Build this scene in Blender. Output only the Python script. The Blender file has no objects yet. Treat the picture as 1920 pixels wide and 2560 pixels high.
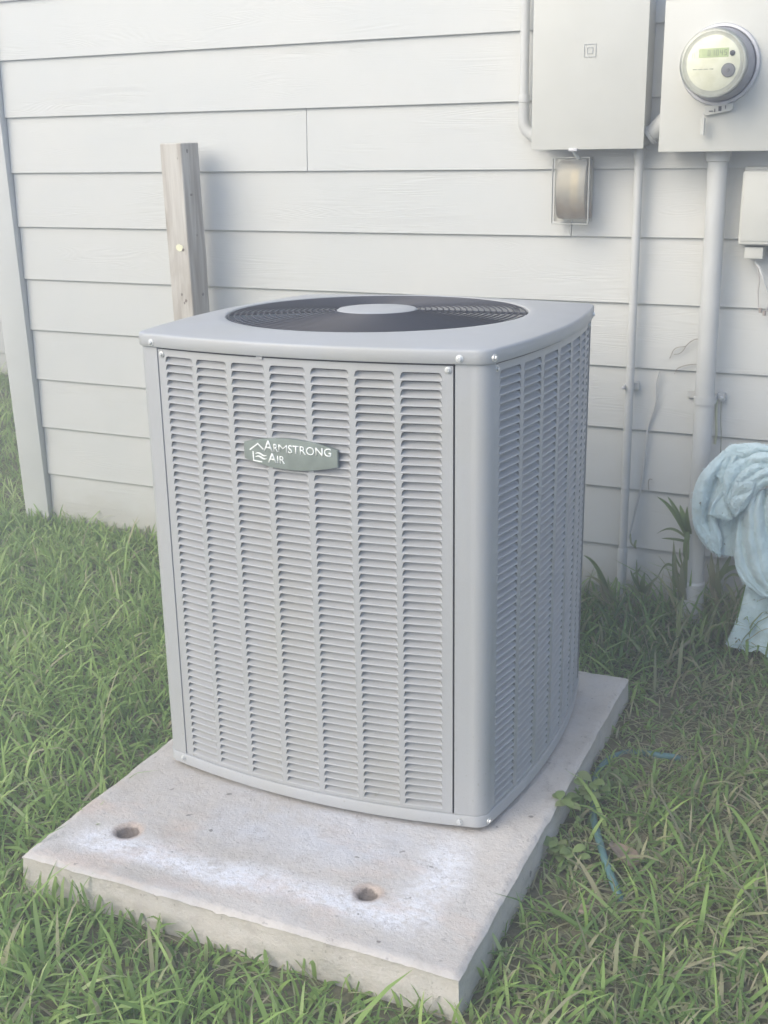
import bpy, bmesh, math, random
import numpy as np
from mathutils import Vector, Matrix, noise
random.seed(7)
rng = np.random.default_rng(11)
sc = bpy.context.scene
COL = sc.collection

# ------------------------------------------------------------------ camera
CAM = Vector((1.0297, -3.1629, 1.4351)); YAW, PITCH, ROLL, FPX = .4363, .3248, -.0239, 2858.
_f = Vector((-math.sin(YAW)*math.cos(PITCH), math.cos(YAW)*math.cos(PITCH), -math.sin(PITCH)))
_r0 = Vector((math.cos(YAW), math.sin(YAW), 0)); _u0 = _r0.cross(_f)
_r = _r0*math.cos(ROLL) + _u0*math.sin(ROLL); _u = -_r0*math.sin(ROLL) + _u0*math.cos(ROLL)
cam_d = bpy.data.cameras.new('camera'); cam = bpy.data.objects.new('camera', cam_d); COL.objects.link(cam)
cam_d.sensor_fit = 'HORIZONTAL'; cam_d.sensor_width = 36; cam_d.lens = 36*FPX/1920
cam_d.clip_start = .05; cam_d.clip_end = 500
cam.matrix_world = Matrix(((_r.x, _u.x, -_f.x, CAM.x), (_r.y, _u.y, -_f.y, CAM.y), (_r.z, _u.z, -_f.z, CAM.z), (0, 0, 0, 1)))
sc.camera = cam

# ------------------------------------------------------------------ light
SUN_DIR = Vector((-.44, -.74, .54)).normalized()      # towards the light
w = bpy.data.worlds.new('World'); sc.world = w; w.use_nodes = True
nt = w.node_tree; nt.nodes.clear()
sky = nt.nodes.new('ShaderNodeTexSky'); sky.sky_type = 'NISHITA'; sky.sun_disc = False
sky.sun_elevation = math.asin(SUN_DIR.z); sky.sun_rotation = math.atan2(SUN_DIR.x, SUN_DIR.y)
sky.air_density = 1.0; sky.dust_density = 1.3; sky.ozone_density = 2.0
bg = nt.nodes.new('ShaderNodeBackground'); bg.inputs['Strength'].default_value = .15
wo = nt.nodes.new('ShaderNodeOutputWorld')
nt.links.new(sky.outputs[0], bg.inputs[0]); nt.links.new(bg.outputs[0], wo.inputs[0])
sd = bpy.data.lights.new('sun', 'SUN'); sd.energy = 1.75; sd.angle = math.radians(55); sd.color = (1, .885, .67)
so = bpy.data.objects.new('sun', sd); COL.objects.link(so)
so.rotation_euler = SUN_DIR.to_track_quat('Z', 'Y').to_euler(); so.location = (-3, -4, 6)
sc.view_settings.view_transform = 'Standard'; sc.view_settings.look = 'None'
sc.view_settings.exposure = 1.42; sc.view_settings.gamma = 1; sc.view_settings.use_curve_mapping = False
sc.cycles.max_bounces = 6; sc.cycles.transparent_max_bounces = 8

def at(px, py, y):
    """world point on the vertical plane y, seen at a pixel of the 1920 px wide photograph"""
    d = _f + _r*((px-960)/FPX) - _u*((py-1280)/FPX)
    return CAM + d*((y-CAM.y)/d.y)
def atz(px, py, z):
    d = _f + _r*((px-960)/FPX) - _u*((py-1280)/FPX)
    return CAM + d*((z-CAM.z)/d.z)

# ------------------------------------------------------------------ helpers
def link(o, parent=None):
    COL.objects.link(o)
    if parent is not None: o.parent = parent
    return o
def mk(name, V, F, mat, parent=None, smooth=False, kind=None):
    me = bpy.data.meshes.new(name); me.from_pydata([tuple(v) for v in V], [], F); me.update()
    bm = bmesh.new(); bm.from_mesh(me); bmesh.ops.recalc_face_normals(bm, faces=bm.faces); bm.to_mesh(me); bm.free()
    if mat: me.materials.append(mat)
    if smooth: me.polygons.foreach_set('use_smooth', [True]*len(me.polygons))
    o = link(bpy.data.objects.new(name, me), parent)
    if kind: o['kind'] = kind
    return o
def empty(name, loc=(0, 0, 0), rz=0.):
    o = bpy.data.objects.new(name, None); o.location = loc; o.rotation_euler[2] = rz; o.empty_display_size = .1
    return link(o)
def tag(o, label, cat, group=None, kind=None):
    o['label'] = label; o['category'] = cat
    if group: o['group'] = group
    if kind: o['kind'] = kind
    return o
class MB:
    def __init__(s): s.V = []; s.F = []
    def add(s, V, F):
        n = len(s.V); s.V += [tuple(v) for v in V]; s.F += [tuple(i+n for i in f) for f in F]; return s
    def box(s, lo, hi):
        x0, y0, z0 = lo; x1, y1, z1 = hi
        return s.add([(x0,y0,z0),(x1,y0,z0),(x1,y1,z0),(x0,y1,z0),(x0,y0,z1),(x1,y0,z1),(x1,y1,z1),(x0,y1,z1)],
                     [(0,3,2,1),(4,5,6,7),(0,1,5,4),(1,2,6,5),(2,3,7,6),(3,0,4,7)])
    def tube(s, pts, r, n=12, closed=False, caps=True):
        pts = [Vector(p) for p in pts]; m = len(pts); V = []; F = []
        rs = r if isinstance(r, (list, tuple)) else [r]*m
        up = None
        for i, p in enumerate(pts):
            t = (pts[(i+1) % m]-pts[i-1]) if closed else (pts[min(i+1, m-1)]-pts[max(i-1, 0)])
            t.normalize()
            if up is None:
                up = Vector((0, 0, 1)) if abs(t.z) < .9 else Vector((1, 0, 0))
            a = t.cross(up).normalized(); up = a.cross(t).normalized(); b = up
            for k in range(n):
                g = 2*math.pi*k/n; V.append(p+a*math.cos(g)*rs[i]+b*math.sin(g)*rs[i])
        for i in range(m if closed else m-1):
            j = (i+1) % m
            for k in range(n): F.append((i*n+k, i*n+(k+1) % n, j*n+(k+1) % n, j*n+k))
        if caps and not closed: F += [tuple(range(n))[::-1], tuple((m-1)*n+k for k in range(n))]
        return s.add(V, F)
    def lathe(s, prof, M=None, n=48, caps=True):   # prof: (radius, height) along local z
        V = []; F = []; m = len(prof)
        for (r, h) in prof:
            for k in range(n):
                g = 2*math.pi*k/n; V.append(Vector((r*math.cos(g), r*math.sin(g), h)))
        for i in range(m-1):
            for k in range(n): F.append((i*n+k, i*n+(k+1) % n, (i+1)*n+(k+1) % n, (i+1)*n+k))
        if caps: F += [tuple(range(n))[::-1], tuple((m-1)*n+k for k in range(n))]
        if M: V = [M @ v for v in V]
        return s.add(V, F)
    def prism(s, outline, h0, h1, f):              # outline 2D pts, f(u,v,h)->Vector
        n = len(outline); V = [f(u, v, h0) for u, v in outline]+[f(u, v, h1) for u, v in outline]
        return s.add(V, [tuple(range(n))[::-1], tuple(range(n, 2*n))]+[(i, (i+1) % n, (i+1) % n+n, i+n) for i in range(n)])
    def build(s, name, mat, parent=None, smooth=False, bevel=0., seg=2, kind=None, autos=None):
        o = mk(name, s.V, s.F, mat, parent, smooth, kind)
        if bevel:
            bm = bmesh.new(); bm.from_mesh(o.data)
            ed = [e for e in bm.edges if len(e.link_faces) == 2 and e.calc_face_angle(0) > .5]
            bmesh.ops.bevel(bm, geom=ed, offset=bevel, segments=seg, affect='EDGES', profile=.6, clamp_overlap=True)
            bm.to_mesh(o.data); bm.free()
        if smooth or bevel:
            o.data.polygons.foreach_set('use_smooth', [True]*len(o.data.polygons))
            o.data.set_sharp_from_angle(angle=math.radians(autos or 35))
        return o
FRONT = Matrix(((1, 0, 0, 0), (0, 0, -1, 0), (0, 1, 0, 0), (0, 0, 0, 1)))   # local z -> -y (out of the wall)

# ------------------------------------------------------------------ materials
class NM:
    def __init__(s, name, base=(.5, .5, .5), rough=.6, metal=0., spec=.5, **kw):
        s.m = bpy.data.materials.new(name); s.m.use_nodes = True; s.t = s.m.node_tree; s.b = s.t.nodes['Principled BSDF']
        s.b.inputs['Base Color'].default_value = (*base, 1); s.b.inputs['Roughness'].default_value = rough
        s.b.inputs['Metallic'].default_value = metal; s.b.inputs['Specular IOR Level'].default_value = spec
        for k, v in kw.items(): s.b.inputs[k.replace('_', ' ')].default_value = v
        s._c = None
    def n(s, t, **kw):
        x = s.t.nodes.new(t)
        for k, v in kw.items():
            if k in x.inputs: x.inputs[k].default_value = v
            else: setattr(x, k, v)
        return x
    def l(s, a, b): s.t.links.new(a, b); return s
    def co(s, kind='Object', scale=(1, 1, 1), loc=(0, 0, 0), rot=(0, 0, 0)):
        if s._c is None: s._c = s.n('ShaderNodeTexCoord')
        mp = s.n('ShaderNodeMapping'); mp.inputs['Scale'].default_value = scale; mp.inputs['Location'].default_value = loc
        mp.inputs['Rotation'].default_value = rot
        s.l(s._c.outputs[kind], mp.inputs[0]); return mp.outputs[0]
    def geo(s, scale=(1, 1, 1)):
        g = s.n('ShaderNodeNewGeometry'); mp = s.n('ShaderNodeMapping'); mp.inputs['Scale'].default_value = scale
        s.l(g.outputs['Position'], mp.inputs[0]); return mp.outputs[0]
    def noise(s, vec, scale=5., detail=4., rough=.55, dist=0.):
        x = s.n('ShaderNodeTexNoise', Scale=scale, Detail=detail, Roughness=rough, Distortion=dist); s.l(vec, x.inputs['Vector']); return x.outputs[0]
    def ramp(s, fac, stops, mode='LINEAR'):
        x = s.n('ShaderNodeValToRGB'); x.color_ramp.interpolation = mode; e = x.color_ramp.elements
        while len(e) > len(stops): e.remove(e[-1])
        while len(e) < len(stops): e.new(.5)
        for el, (p, c) in zip(e, stops):
            el.position = p; el.color = (*(c if isinstance(c, (tuple, list)) else (c, c, c)), 1)
        s.l(fac, x.inputs[0]); return x.outputs[0]
    def mix(s, fac, a, b, mode='MIX'):
        x = s.n('ShaderNodeMix', data_type='RGBA', blend_type=mode)
        for v, i in ((fac, 0), (a, 6), (b, 7)):
            if hasattr(v, 'is_linked') or hasattr(v, 'links'): s.l(v, x.inputs[i])
            elif i == 0: x.inputs[0].default_value = v
            else: x.inputs[i].default_value = (*v, 1)
        return x.outputs[2]
    def math(s, op, a, b=0., c=None):
        x = s.n('ShaderNodeMath', operation=op)
        for v, i in ((a, 0), (b, 1), (c, 2)):
            if v is None: continue
            if hasattr(v, 'links'): s.l(v, x.inputs[i])
            else: x.inputs[i].default_value = v
        return x.outputs[0]
    def mapr(s, v, a, b, c=0., d=1.):
        x = s.n('ShaderNodeMapRange'); x.interpolation_type = 'SMOOTHSTEP'
        s.l(v, x.inputs[0])
        for i, q in zip((1, 2, 3, 4), (a, b, c, d)): x.inputs[i].default_value = q
        return x.outputs[0]
    def xyz(s, v):
        x = s.n('ShaderNodeSeparateXYZ'); s.l(v, x.inputs[0]); return x.outputs
    def color(s, c): return s.l(c, s.b.inputs['Base Color'])
    def roughn(s, c): return s.l(c, s.b.inputs['Roughness'])
    def bump(s, h, dist=.001, strength=1., prev=None):
        x = s.n('ShaderNodeBump', Distance=dist, Strength=strength); s.l(h, x.inputs['Height'])
        if prev is not None: s.l(prev, x.inputs['Normal'])
        s.l(x.outputs[0], s.b.inputs['Normal']); return x.outputs[0]

def m_siding():
    M = NM('painted_fibre_cement', (.60, .61, .59), .62, spec=.35)
    oi = M.n('ShaderNodeObjectInfo')
    c = M.n('ShaderNodeCombineXYZ'); M.l(M.math('MULTIPLY', oi.outputs['Random'], 37.), c.inputs[0]); M.l(M.math('MULTIPLY', oi.outputs['Random'], 11.), c.inputs[2])
    g = M.n('ShaderNodeNewGeometry'); ad = M.n('ShaderNodeVectorMath', operation='ADD'); M.l(g.outputs['Position'], ad.inputs[0]); M.l(c.outputs[0], ad.inputs[1])
    mp = M.n('ShaderNodeMapping'); mp.inputs['Scale'].default_value = (1.1, 1, 16); M.l(ad.outputs[0], mp.inputs[0])
    wv = M.n('ShaderNodeTexNoise', Scale=1., Detail=1., Distortion=.7); M.l(mp.outputs[0], wv.inputs['Vector'])
    lines = M.math('SINE', M.math('MULTIPLY', wv.outputs[0], 190.))
    fine = M.n('ShaderNodeMapping'); fine.inputs['Scale'].default_value = (9, 1, 420); M.l(ad.outputs[0], fine.inputs[0])
    fn = M.noise(fine.outputs[0], 1., 3., .6)
    m2 = M.n('ShaderNodeMapping'); m2.inputs['Scale'].default_value = (2.2, 1, 9); M.l(ad.outputs[0], m2.inputs[0])
    mask = M.ramp(M.noise(m2.outputs[0], 1., 2.), [(.46, 0.), (.62, 1.)])
    h = M.math('ADD', M.math('MULTIPLY', M.math('MULTIPLY', lines, mask), .5), M.math('MULTIPLY', fn, .9))
    M.bump(h, .0006, .6)
    mot = M.noise(M.geo((1, 1, 1)), 2.2, 4.)
    zl = M.math('ADD', M.xyz(M.geo())[2], M.math('MULTIPLY', M.noise(M.geo((3, 3, 6)), 2., 5., .7), .22))
    base = (M.mix(M.ramp(mot, [(.35, 0.), (.7, 1.)]), (.535, .545, .525), (.57, .57, .54)))
    M.color(M.mix(M.mapr(zl, .36, .18, 0., .42), base, (.36, .34, .27)))
    return M.m
def m_paint(name, base, rough=.5, var=.04, bump=.0003, sc_=60):
    M = NM(name, base, rough, spec=.4)
    v = M.noise(M.geo(), 9., 5.)
    M.color(M.mix(M.ramp(v, [(.3, 0.), (.7, 1.)]), tuple(max(0, b-var) for b in base), tuple(b+var*.6 for b in base)))
    M.bump(M.noise(M.geo(), sc_, 4.), bump, .6)
    return M.m
def m_unit():
    M = NM('grey_powder_coat', (.30, .31, .31), .40, spec=.55)
    v = M.noise(M.geo(), 1400., 2.); d = M.noise(M.geo((1, 1, .6)), 5., 5.)
    c = M.mix(M.ramp(v, [(.35, 0.), (.65, 1.)]), (.355, .364, .368), (.412, .421, .425))
    c = M.mix(M.math('MULTIPLY', M.ramp(d, [(.5, 0.), (.8, 1.)]), .35), c, (.38, .37, .31))
    gp = M.geo(); zz = M.xyz(gp)[2]                           # dried grass dust and drip marks low on the casing
    st = M.noise(M.geo((26, 26, 1.6)), 1., 4., .6); c = M.mix(M.math('MULTIPLY', M.ramp(st, [(.55, 0.), (.78, 1.)]), .22), c, (.47, .47, .43))
    sp = M.ramp(M.noise(M.geo(), 95., 2., .5), [(.70, 0.), (.74, 1.)]); c = M.mix(M.math('MULTIPLY', sp, M.mapr(zz, .55, .10, .0, .5)), c, (.20, .20, .14))
    M.color(c); M.bump(v, .00025, .5)
    M.roughn(M.ramp(d, [(.3, .38), (.7, .5)]))
    return M.m
def m_plain(name, base, rough=.6, metal=0., **kw):
    M = NM(name, base, rough, metal, **kw); v = M.noise(M.geo(), 40., 3.)
    M.color(M.mix(M.ramp(v, [(.3, 0.), (.7, 1.)]), tuple(b*.88 for b in base), tuple(min(1, b*1.1) for b in base)))
    return M.m
def m_concrete():
    M = NM('weathered_concrete', (.42, .40, .38), .88, spec=.25)
    P = M.co('Object'); xyz = M.xyz(P)
    big = M.noise(P, 3.2, 5., .6); mid = M.noise(P, 14., 6., .65); fine = M.noise(P, 160., 4., .7)
    c = M.mix(M.ramp(big, [(.3, 0.), (.7, 1.)]), (.50, .46, .405), (.64, .595, .54))
    c = M.mix(M.math('MULTIPLY', M.ramp(mid, [(.42, 0.), (.72, 1.)]), .45), c, (.56, .55, .54))
    # pale lime bloom: a worn band running inside the front and right edges, grey damp heart near the unit
    wob = M.math('MULTIPLY', M.math('SUBTRACT', M.noise(P, 5., 4.), .5), .10)
    x = M.math('ADD', xyz[0], wob); y = M.math('ADD', xyz[1], M.math('MULTIPLY', wob, -.7))
    band_f = M.math('MULTIPLY', M.mapr(y, -.575, -.535), M.mapr(y, -.515, -.455, 1., 0.))
    band_r = M.math('MULTIPLY', M.mapr(x, .25, .31), M.mapr(x, .33, .40, 1., 0.))
    lim_x = M.math('MULTIPLY', M.mapr(x, -.43, -.36), M.mapr(x, .30, .38, 1., 0.))
    lim_y = M.math('MULTIPLY', M.mapr(y, -.56, -.50), M.mapr(y, -.33, -.20, 1., 0.))
    band = M.math('MAXIMUM', M.math('MULTIPLY', band_f, lim_x), M.math('MULTIPLY', band_r, lim_y))
    top = M.mapr(xyz[2], .085, .0895)
    pat = M.math('MULTIPLY', M.ramp(M.noise(P, 13., 8., .75), [(.32, .25), (.50, 1.)]), M.ramp(M.noise(P, 70., 5., .7), [(.36, .3), (.52, 1.)]))
    top_z = M.math('MULTIPLY', top, 1.)
    c = M.mix(M.math('MULTIPLY', M.math('MULTIPLY', M.math('MULTIPLY', band, pat), top_z), .95), c, (.83, .83, .85))
    # inner bluish white film
    inn = M.math('MULTIPLY', M.math('MULTIPLY', M.mapr(x, -.26, -.10), M.mapr(x, .20, .36, 1., 0.)), M.math('MULTIPLY', M.mapr(y, -.47, -.36), top_z))
    c = M.mix(M.math('MULTIPLY', M.math('MULTIPLY', inn, M.ramp(M.noise(P, 7., 5., .6), [(.35, .25), (.6, 1.)])), .75), c, (.66, .67, .70))
    # rusty tint
    rust = M.math('MULTIPLY', M.ramp(M.noise(M.co('Object', (2.2, 4.5, 1), (3.1, 1.7, 0)), 1.6, 4., .6), [(.50, 0.), (.68, 1.)]), M.mapr(y, -.25, -.40))
    c = M.mix(M.math('MULTIPLY', M.math('MULTIPLY', rust, top_z), .62), c, (.66, .50, .39))
    # rings of rust round the two lifting holes
    for hx, hy, hr in ((-.309, -.473, .0245), (.2215, -.471, .0205)):
        dx = M.math('SUBTRACT', xyz[0], hx); dy = M.math('SUBTRACT', xyz[1], hy)
        r = M.math('SQRT', M.math('ADD', M.math('MULTIPLY', dx, dx), M.math('MULTIPLY', dy, dy)))
        r = M.math('ADD', r, M.math('MULTIPLY', M.math('SUBTRACT', M.noise(P, 60., 3.), .5), .012))
        c = M.mix(M.math('MULTIPLY', M.mapr(r, hr+.002, hr+.016, 1., 0.), .55), c, (.42, .29, .21))
        c = M.mix(M.mapr(r, hr-.004, hr+.001, 1., 0.), c, (.15, .115, .09))
    # hairline cracks and blotches
    ck = M.n('ShaderNodeTexVoronoi', feature='DISTANCE_TO_EDGE', Scale=3.1); wv = M.n('ShaderNodeVectorMath', operation='ADD'); cm = M.n('ShaderNodeCombineXYZ')
    M.l(M.math('MULTIPLY', M.noise(P, 16., 5., .7), .16), cm.inputs[0]); M.l(M.math('MULTIPLY', M.noise(M.co('Object', (1, 1, 1), (3, 3, 3)), 16., 5., .7), .16), cm.inputs[1]); M.l(P, wv.inputs[0]); M.l(cm.outputs[0], wv.inputs[1]); M.l(wv.outputs[0], ck.inputs['Vector'])
    ckm = M.math('MULTIPLY', M.mapr(ck.outputs['Distance'], .0, .006, 1., 0.), M.ramp(M.noise(P, 4.3, 2.), [(.52, 0.), (.6, 1.)]))
    c = M.mix(M.math('MULTIPLY', ckm, .55), c, (.22, .18, .15))
    c = M.mix(M.math('MULTIPLY', M.ramp(M.noise(M.co('Object', (1, 1, 1), (9, 4, 0)), 24., 7., .75), [(.52, 0.), (.66, 1.)]), .32), c, (.34, .30, .26))
    # pits, specks and dirt
    sp = M.ramp(M.noise(P, 75., 2., .5), [(.68, 0.), (.73, 1.)])
    c = M.mix(M.math('MULTIPLY', sp, .45), c, (.20, .18, .16))
    sp2 = M.ramp(M.noise(M.co('Object', (1, 1, 1), (5, 2, 0)), 42., 2., .4), [(.73, 0.), (.76, 1.)])
    c = M.mix(M.math('MULTIPLY', sp2, .7), c, (.12, .10, .085))
    # sides blotchy and darker towards the foot
    c = M.mix(M.math('MULTIPLY', M.ramp(M.noise(M.co('Object', (1, 1, 3)), 9., 5., .7), [(.45, 0.), (.7, 1.)]), M.mapr(xyz[2], .088, .03, 0., .55)), c, (.30, .30, .25))
    M.color(M.mix(M.ramp(fine, [(.3, 0.), (.7, 1.)]), c, M.mix(.12, c, (.9, .88, .85))))
    b = M.bump(fine, .0018, 1.); M.bump(M.noise(P, 38., 6., .75), .004, .8, b)
    return M.m
def m_wood():
    M = NM('weathered_pine', (.5, .47, .42), .85, spec=.2)
    P = M.co('Object', (14, 14, 1.3)); g = M.noise(P, 1.6, 5., .6, 1.2); f = M.noise(M.co('Object', (90, 90, 3)), 1., 4., .7)
    c = M.ramp(g, [(.28, (.30, .26, .21)), (.45, (.44, .405, .35)), (.55, (.54, .51, .455)), (.72, (.62, .595, .54))])
    c = M.mix(M.math('MULTIPLY', M.ramp(f, [(.45, 0.), (.7, 1.)]), .4), c, (.30, .27, .23))
    M.color(c); b = M.bump(f, .0012, .7); M.bump(g, .002, .5, b)
    return M.m
def m_grass(name, stops, dead, trans=.45):
    M = NM(name, (.1, .16, .05), .55, spec=.35)
    a = M.n('ShaderNodeAttribute', attribute_name='rnd'); d = M.n('ShaderNodeAttribute', attribute_name='dead'); v = M.n('ShaderNodeAttribute', attribute_name='along')
    c = M.ramp(a.outputs['Fac'], stops)
    c = M.mix(d.outputs['Fac'], c, dead)
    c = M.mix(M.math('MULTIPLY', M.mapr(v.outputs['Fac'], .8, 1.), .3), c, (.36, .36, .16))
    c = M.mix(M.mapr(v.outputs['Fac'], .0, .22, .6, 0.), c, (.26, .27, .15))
    M.color(c)
    tr = M.n('ShaderNodeBsdfTranslucent'); M.l(c, tr.inputs['Color']); mx = M.n('ShaderNodeMixShader'); mx.inputs[0].default_value = trans
    M.l(M.b.outputs[0], mx.inputs[1]); M.l(tr.outputs[0], mx.inputs[2])
    out = [n for n in M.t.nodes if n.type == 'OUTPUT_MATERIAL'][0]; M.l(mx.outputs[0], out.inputs[0])
    return M.m
def m_soil():
    M = NM('lawn_soil', (.10, .085, .06), .95, spec=.1)
    P = M.geo(); n = M.noise(P, 14., 6., .7)
    M.color(M.ramp(n, [(.3, (.09, .085, .055)), (.5, (.15, .145, .085)), (.7, (.24, .21, .15))]))
    M.bump(M.noise(P, 60., 5.), .01, .8)
    return M.m
def m_towel():
    M = NM('terry_cloth', (.50, .66, .69), .95, spec=.1)
    P = M.co('Object'); loops = M.noise(P, 420., 3., .7); blot = M.noise(P, 7., 4.)
    c = M.mix(M.ramp(blot, [(.3, 0.), (.7, 1.)]), (.60, .77, .795), (.70, .84, .865))
    c = M.mix(M.math('MULTIPLY', M.ramp(loops, [(.3, 1.), (.55, 0.)]), .25), c, (.50, .65, .67))
    sp = M.ramp(M.noise(M.co('Object', (1, 1, 1), (4, 0, 1)), 46., 2., .5), [(.735, 0.), (.76, 1.)])
    c = M.mix(M.math('MULTIPLY', sp, .8), c, (.12, .15, .13))
    M.color(c); M.b.inputs['Sheen Weight'].default_value = .5; M.b.inputs['Sheen Roughness'].default_value = .6
    b = M.bump(loops, .003, .9); M.bump(M.noise(P, 60., 4., .6), .004, .6, b)
    return M.m

SIDING = m_siding()
TRIM = m_paint('painted_trim', (.54, .55, .53), .6, .02, .0006, 45)
PIPE = m_paint('painted_conduit', (.52, .525, .505), .5, .035, .0006, 70)
BOXP = m_paint('painted_steel_box', (.53, .53, .485), .45, .018, .0003, 120)
UNIT = m_unit()
DARKIN = m_plain('dark_coil', (.018, .019, .022), .7)
WIRE = m_plain('coated_fan_guard', (.032, .032, .040), .6, .0, spec=.6)
GALV = m_plain('zinc_screw', (.66, .67, .66), .42, .6)
CONC = m_concrete()
WOOD = m_wood()
RING = m_plain('dull_grey_plastic', (.25, .25, .27), .4)
METALR = m_plain('brushed_aluminium_ring', (.52, .52, .53), .4, .3)
DIAL = m_plain('cream_dial', (.98, .98, .75), .5)
BLACKP = m_plain('black_plastic', (.03, .03, .035), .35)
LCD = m_plain('lcd_green', (.52, .62, .30), .3)
INK = m_plain('grey_ink', (.16, .20, .10), .5)
BADGE = m_plain('green_grey_badge', (.27, .31, .28), .28, .3)
WHITEINK = m_plain('white_lettering', (.85, .87, .84), .4)
HOSE = m_plain('teal_hose', (.10, .20, .21), .5)
CREAM = m_plain('cream_sticker', (.80, .78, .55), .7)
SOIL = m_soil()
RUSTY = None
def glass(name, rough=.05, tint=(1, 1, 1), fog=(.01, .06)):
    M = NM(name, tint, rough); M.b.inputs['Transmission Weight'].default_value = 1.; M.b.inputs['IOR'].default_value = 1.45
    out = [n for n in M.t.nodes if n.type == 'OUTPUT_MATERIAL'][0]
    tr = M.n('ShaderNodeBsdfTransparent'); tr.inputs[0].default_value = (*tint, 1)
    gl = M.n('ShaderNodeBsdfGlossy', Roughness=rough); fr = M.n('ShaderNodeFresnel', IOR=1.45); mx = M.n('ShaderNodeMixShader')
    hz = M.n('ShaderNodeBsdfDiffuse'); hz.inputs[0].default_value = (.62, .62, .56, 1)
    m0 = M.n('ShaderNodeMixShader'); M.l(M.ramp(M.noise(M.geo(), 30., 3.), [(.3, fog[0]), (.7, fog[1])]), m0.inputs[0])
    M.l(tr.outputs[0], m0.inputs[1]); M.l(hz.outputs[0], m0.inputs[2])
    M.l(fr.outputs[0], mx.inputs[0]); M.l(m0.outputs[0], mx.inputs[1]); M.l(gl.outputs[0], mx.inputs[2]); M.l(mx.outputs[0], out.inputs[0])
    return M.m
GLASS = glass('clear_glass', .04)
CLEARP = glass('clear_plastic', .25, (.96, .95, .9), (.06, .24))
def m_rusty():
    M = NM('rusty_device', (.5, .5, .5), .5, .3)
    z = M.xyz(M.geo())[2]; zz = M.math('ADD', z, M.math('MULTIPLY', M.math('SUBTRACT', M.noise(M.geo(), 40., 4.), .5), .06))
    g = M.noise(M.geo((1, 1, .3)), 26., 4.)
    c = M.mix(M.ramp(g, [(.35, 0.), (.65, 1.)]), (.40, .40, .40), (.50, .47, .41))
    xx = M.xyz(M.geo())[0]; glint = M.math('MULTIPLY', M.mapr(xx, .150, .162), M.mapr(xx, .172, .184, 1., 0.)); glint = M.math('MULTIPLY', glint, M.mapr(z, 1.325, 1.30)); c = M.mix(M.math('MULTIPLY', glint, .8), c, (.70, .62, .47))  # ivory strip is a highlight painted into the colour
    M.color(M.mix(M.mapr(zz, 1.26, 1.195), c, (.30, .21, .135)))
    return M.m
RUSTY = m_rusty()

# ------------------------------------------------------------------ terrain
PADC = (.0214, -1.1216); PADR = .0059; PW, PD, PZ = .909, 1.2377, .09
UX, UY, UTH = .004, -.9706, .0078
TILT = Matrix.Rotation(-.032, 4, 'X') @ Matrix.Rotation(-.0071, 4, 'Y')      # slab and unit have settled a little towards the house
PIV = Vector((UX, UY, .10))
def tilted(loc, rz): return Matrix.Translation(PIV) @ TILT @ Matrix.Translation(-PIV) @ Matrix.Translation(loc) @ Matrix.Rotation(rz, 4, 'Z')
def gz(x, y):
    x = np.asarray(x, float); y = np.asarray(y, float)
    h = .030+np.clip(y, 0, 3)*.047-.022*np.exp(-((x-.60)**2+(y+.55)**2)/.22)
    return h+.008*np.sin(x*3.1+1.3)*np.cos(y*2.7)
def terrain():
    xs = np.concatenate([[-60, -20, -8], np.arange(-5, 3.01, .1), [6, 15, 60]]); ys = np.concatenate([[-60, -20, -8, -5], np.arange(-3.6, 2.4, .1), [5, 15, 60]])
    V = []; F = []
    for y in ys:
        for x in xs: V.append((x, y, float(gz(x, y))))
    nx = len(xs)
    for j in range(len(ys)-1):
        for i in range(nx-1): F.append((j*nx+i, j*nx+i+1, (j+1)*nx+i+1, (j+1)*nx+i))
    o = mk('ground', V, F, SOIL, smooth=True, kind='structure')
    tag(o, 'soil of the lawn under the grass, around the concrete pad and house', 'ground', kind='structure')
terrain()

# ------------------------------------------------------------------ thin haze added to lift the blacks like lens flare
veil_m = bpy.data.materials.new('veil'); veil_m.use_nodes = True; _t = veil_m.node_tree; _t.nodes.clear()
_v = _t.nodes.new('ShaderNodeVolumePrincipled'); _v.inputs['Density'].default_value = .09; _v.inputs['Color'].default_value = (.95, .96, 1, 1); _v.inputs['Anisotropy'].default_value = .3
_o = _t.nodes.new('ShaderNodeOutputMaterial'); _t.links.new(_v.outputs[0], _o.inputs['Volume'])
hb = mk('veil', *(lambda m: (m.V, m.F))(MB().box((-62, -62, -1.2), (62, 62, 3.2))), veil_m, kind='stuff')
tag(hb, 'thin pale haze added over the whole yard to imitate lens flare', 'veil', kind='stuff')

# ------------------------------------------------------------------ house walls
ZK = lambda k: 1.8484-.178*k
def board(x0, x1, z0, parent, ybase=0., last=False):
    z1 = z0+.178; m = MB()
    sec = [(0, z0), (.008, z0), (.018, z1+.022), (.0105, z1+.022)]
    V = [(x, ybase+y, z) for x in (x0, x1) for (y, z) in sec]
    m.add(V, [(0, 1, 2, 3), (7, 6, 5, 4), (0, 4, 5, 1), (1, 5, 6, 2), (2, 6, 7, 3), (3, 7, 4, 0)])
    return m.build('siding_board', SIDING, parent, bevel=.0012, seg=1)
house = empty('house_wall', (-1.93, 0, 0)); tag(house, 'pale grey lap siding wall behind the condenser unit, meter and conduits', 'wall')
HW = Vector((-1.93, 0, 0))
def inh(o):                                            # parts are modelled in world space
    o.location = -HW; return o
joints = {3: [-.672], 4: [.147], 0: [-1.05, 2.3], 1: [1.9], 2: [-.1+2.6], 5: [2.1], 6: [1.4], 7: [2.5], 8: [1.2], 9: [2.2], 10: [1.7], 11: [.6], -1: [.9], -2: [-.4], -3: [1.5], -4: [.2]}
for k in range(-4, 12):
    xs = [-1.8165]+joints[k]+[3.4]
    for a, b in zip(xs[:-1], xs[1:]):
        inh(board(a+.0008, b-.0008, ZK(k), house))
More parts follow.
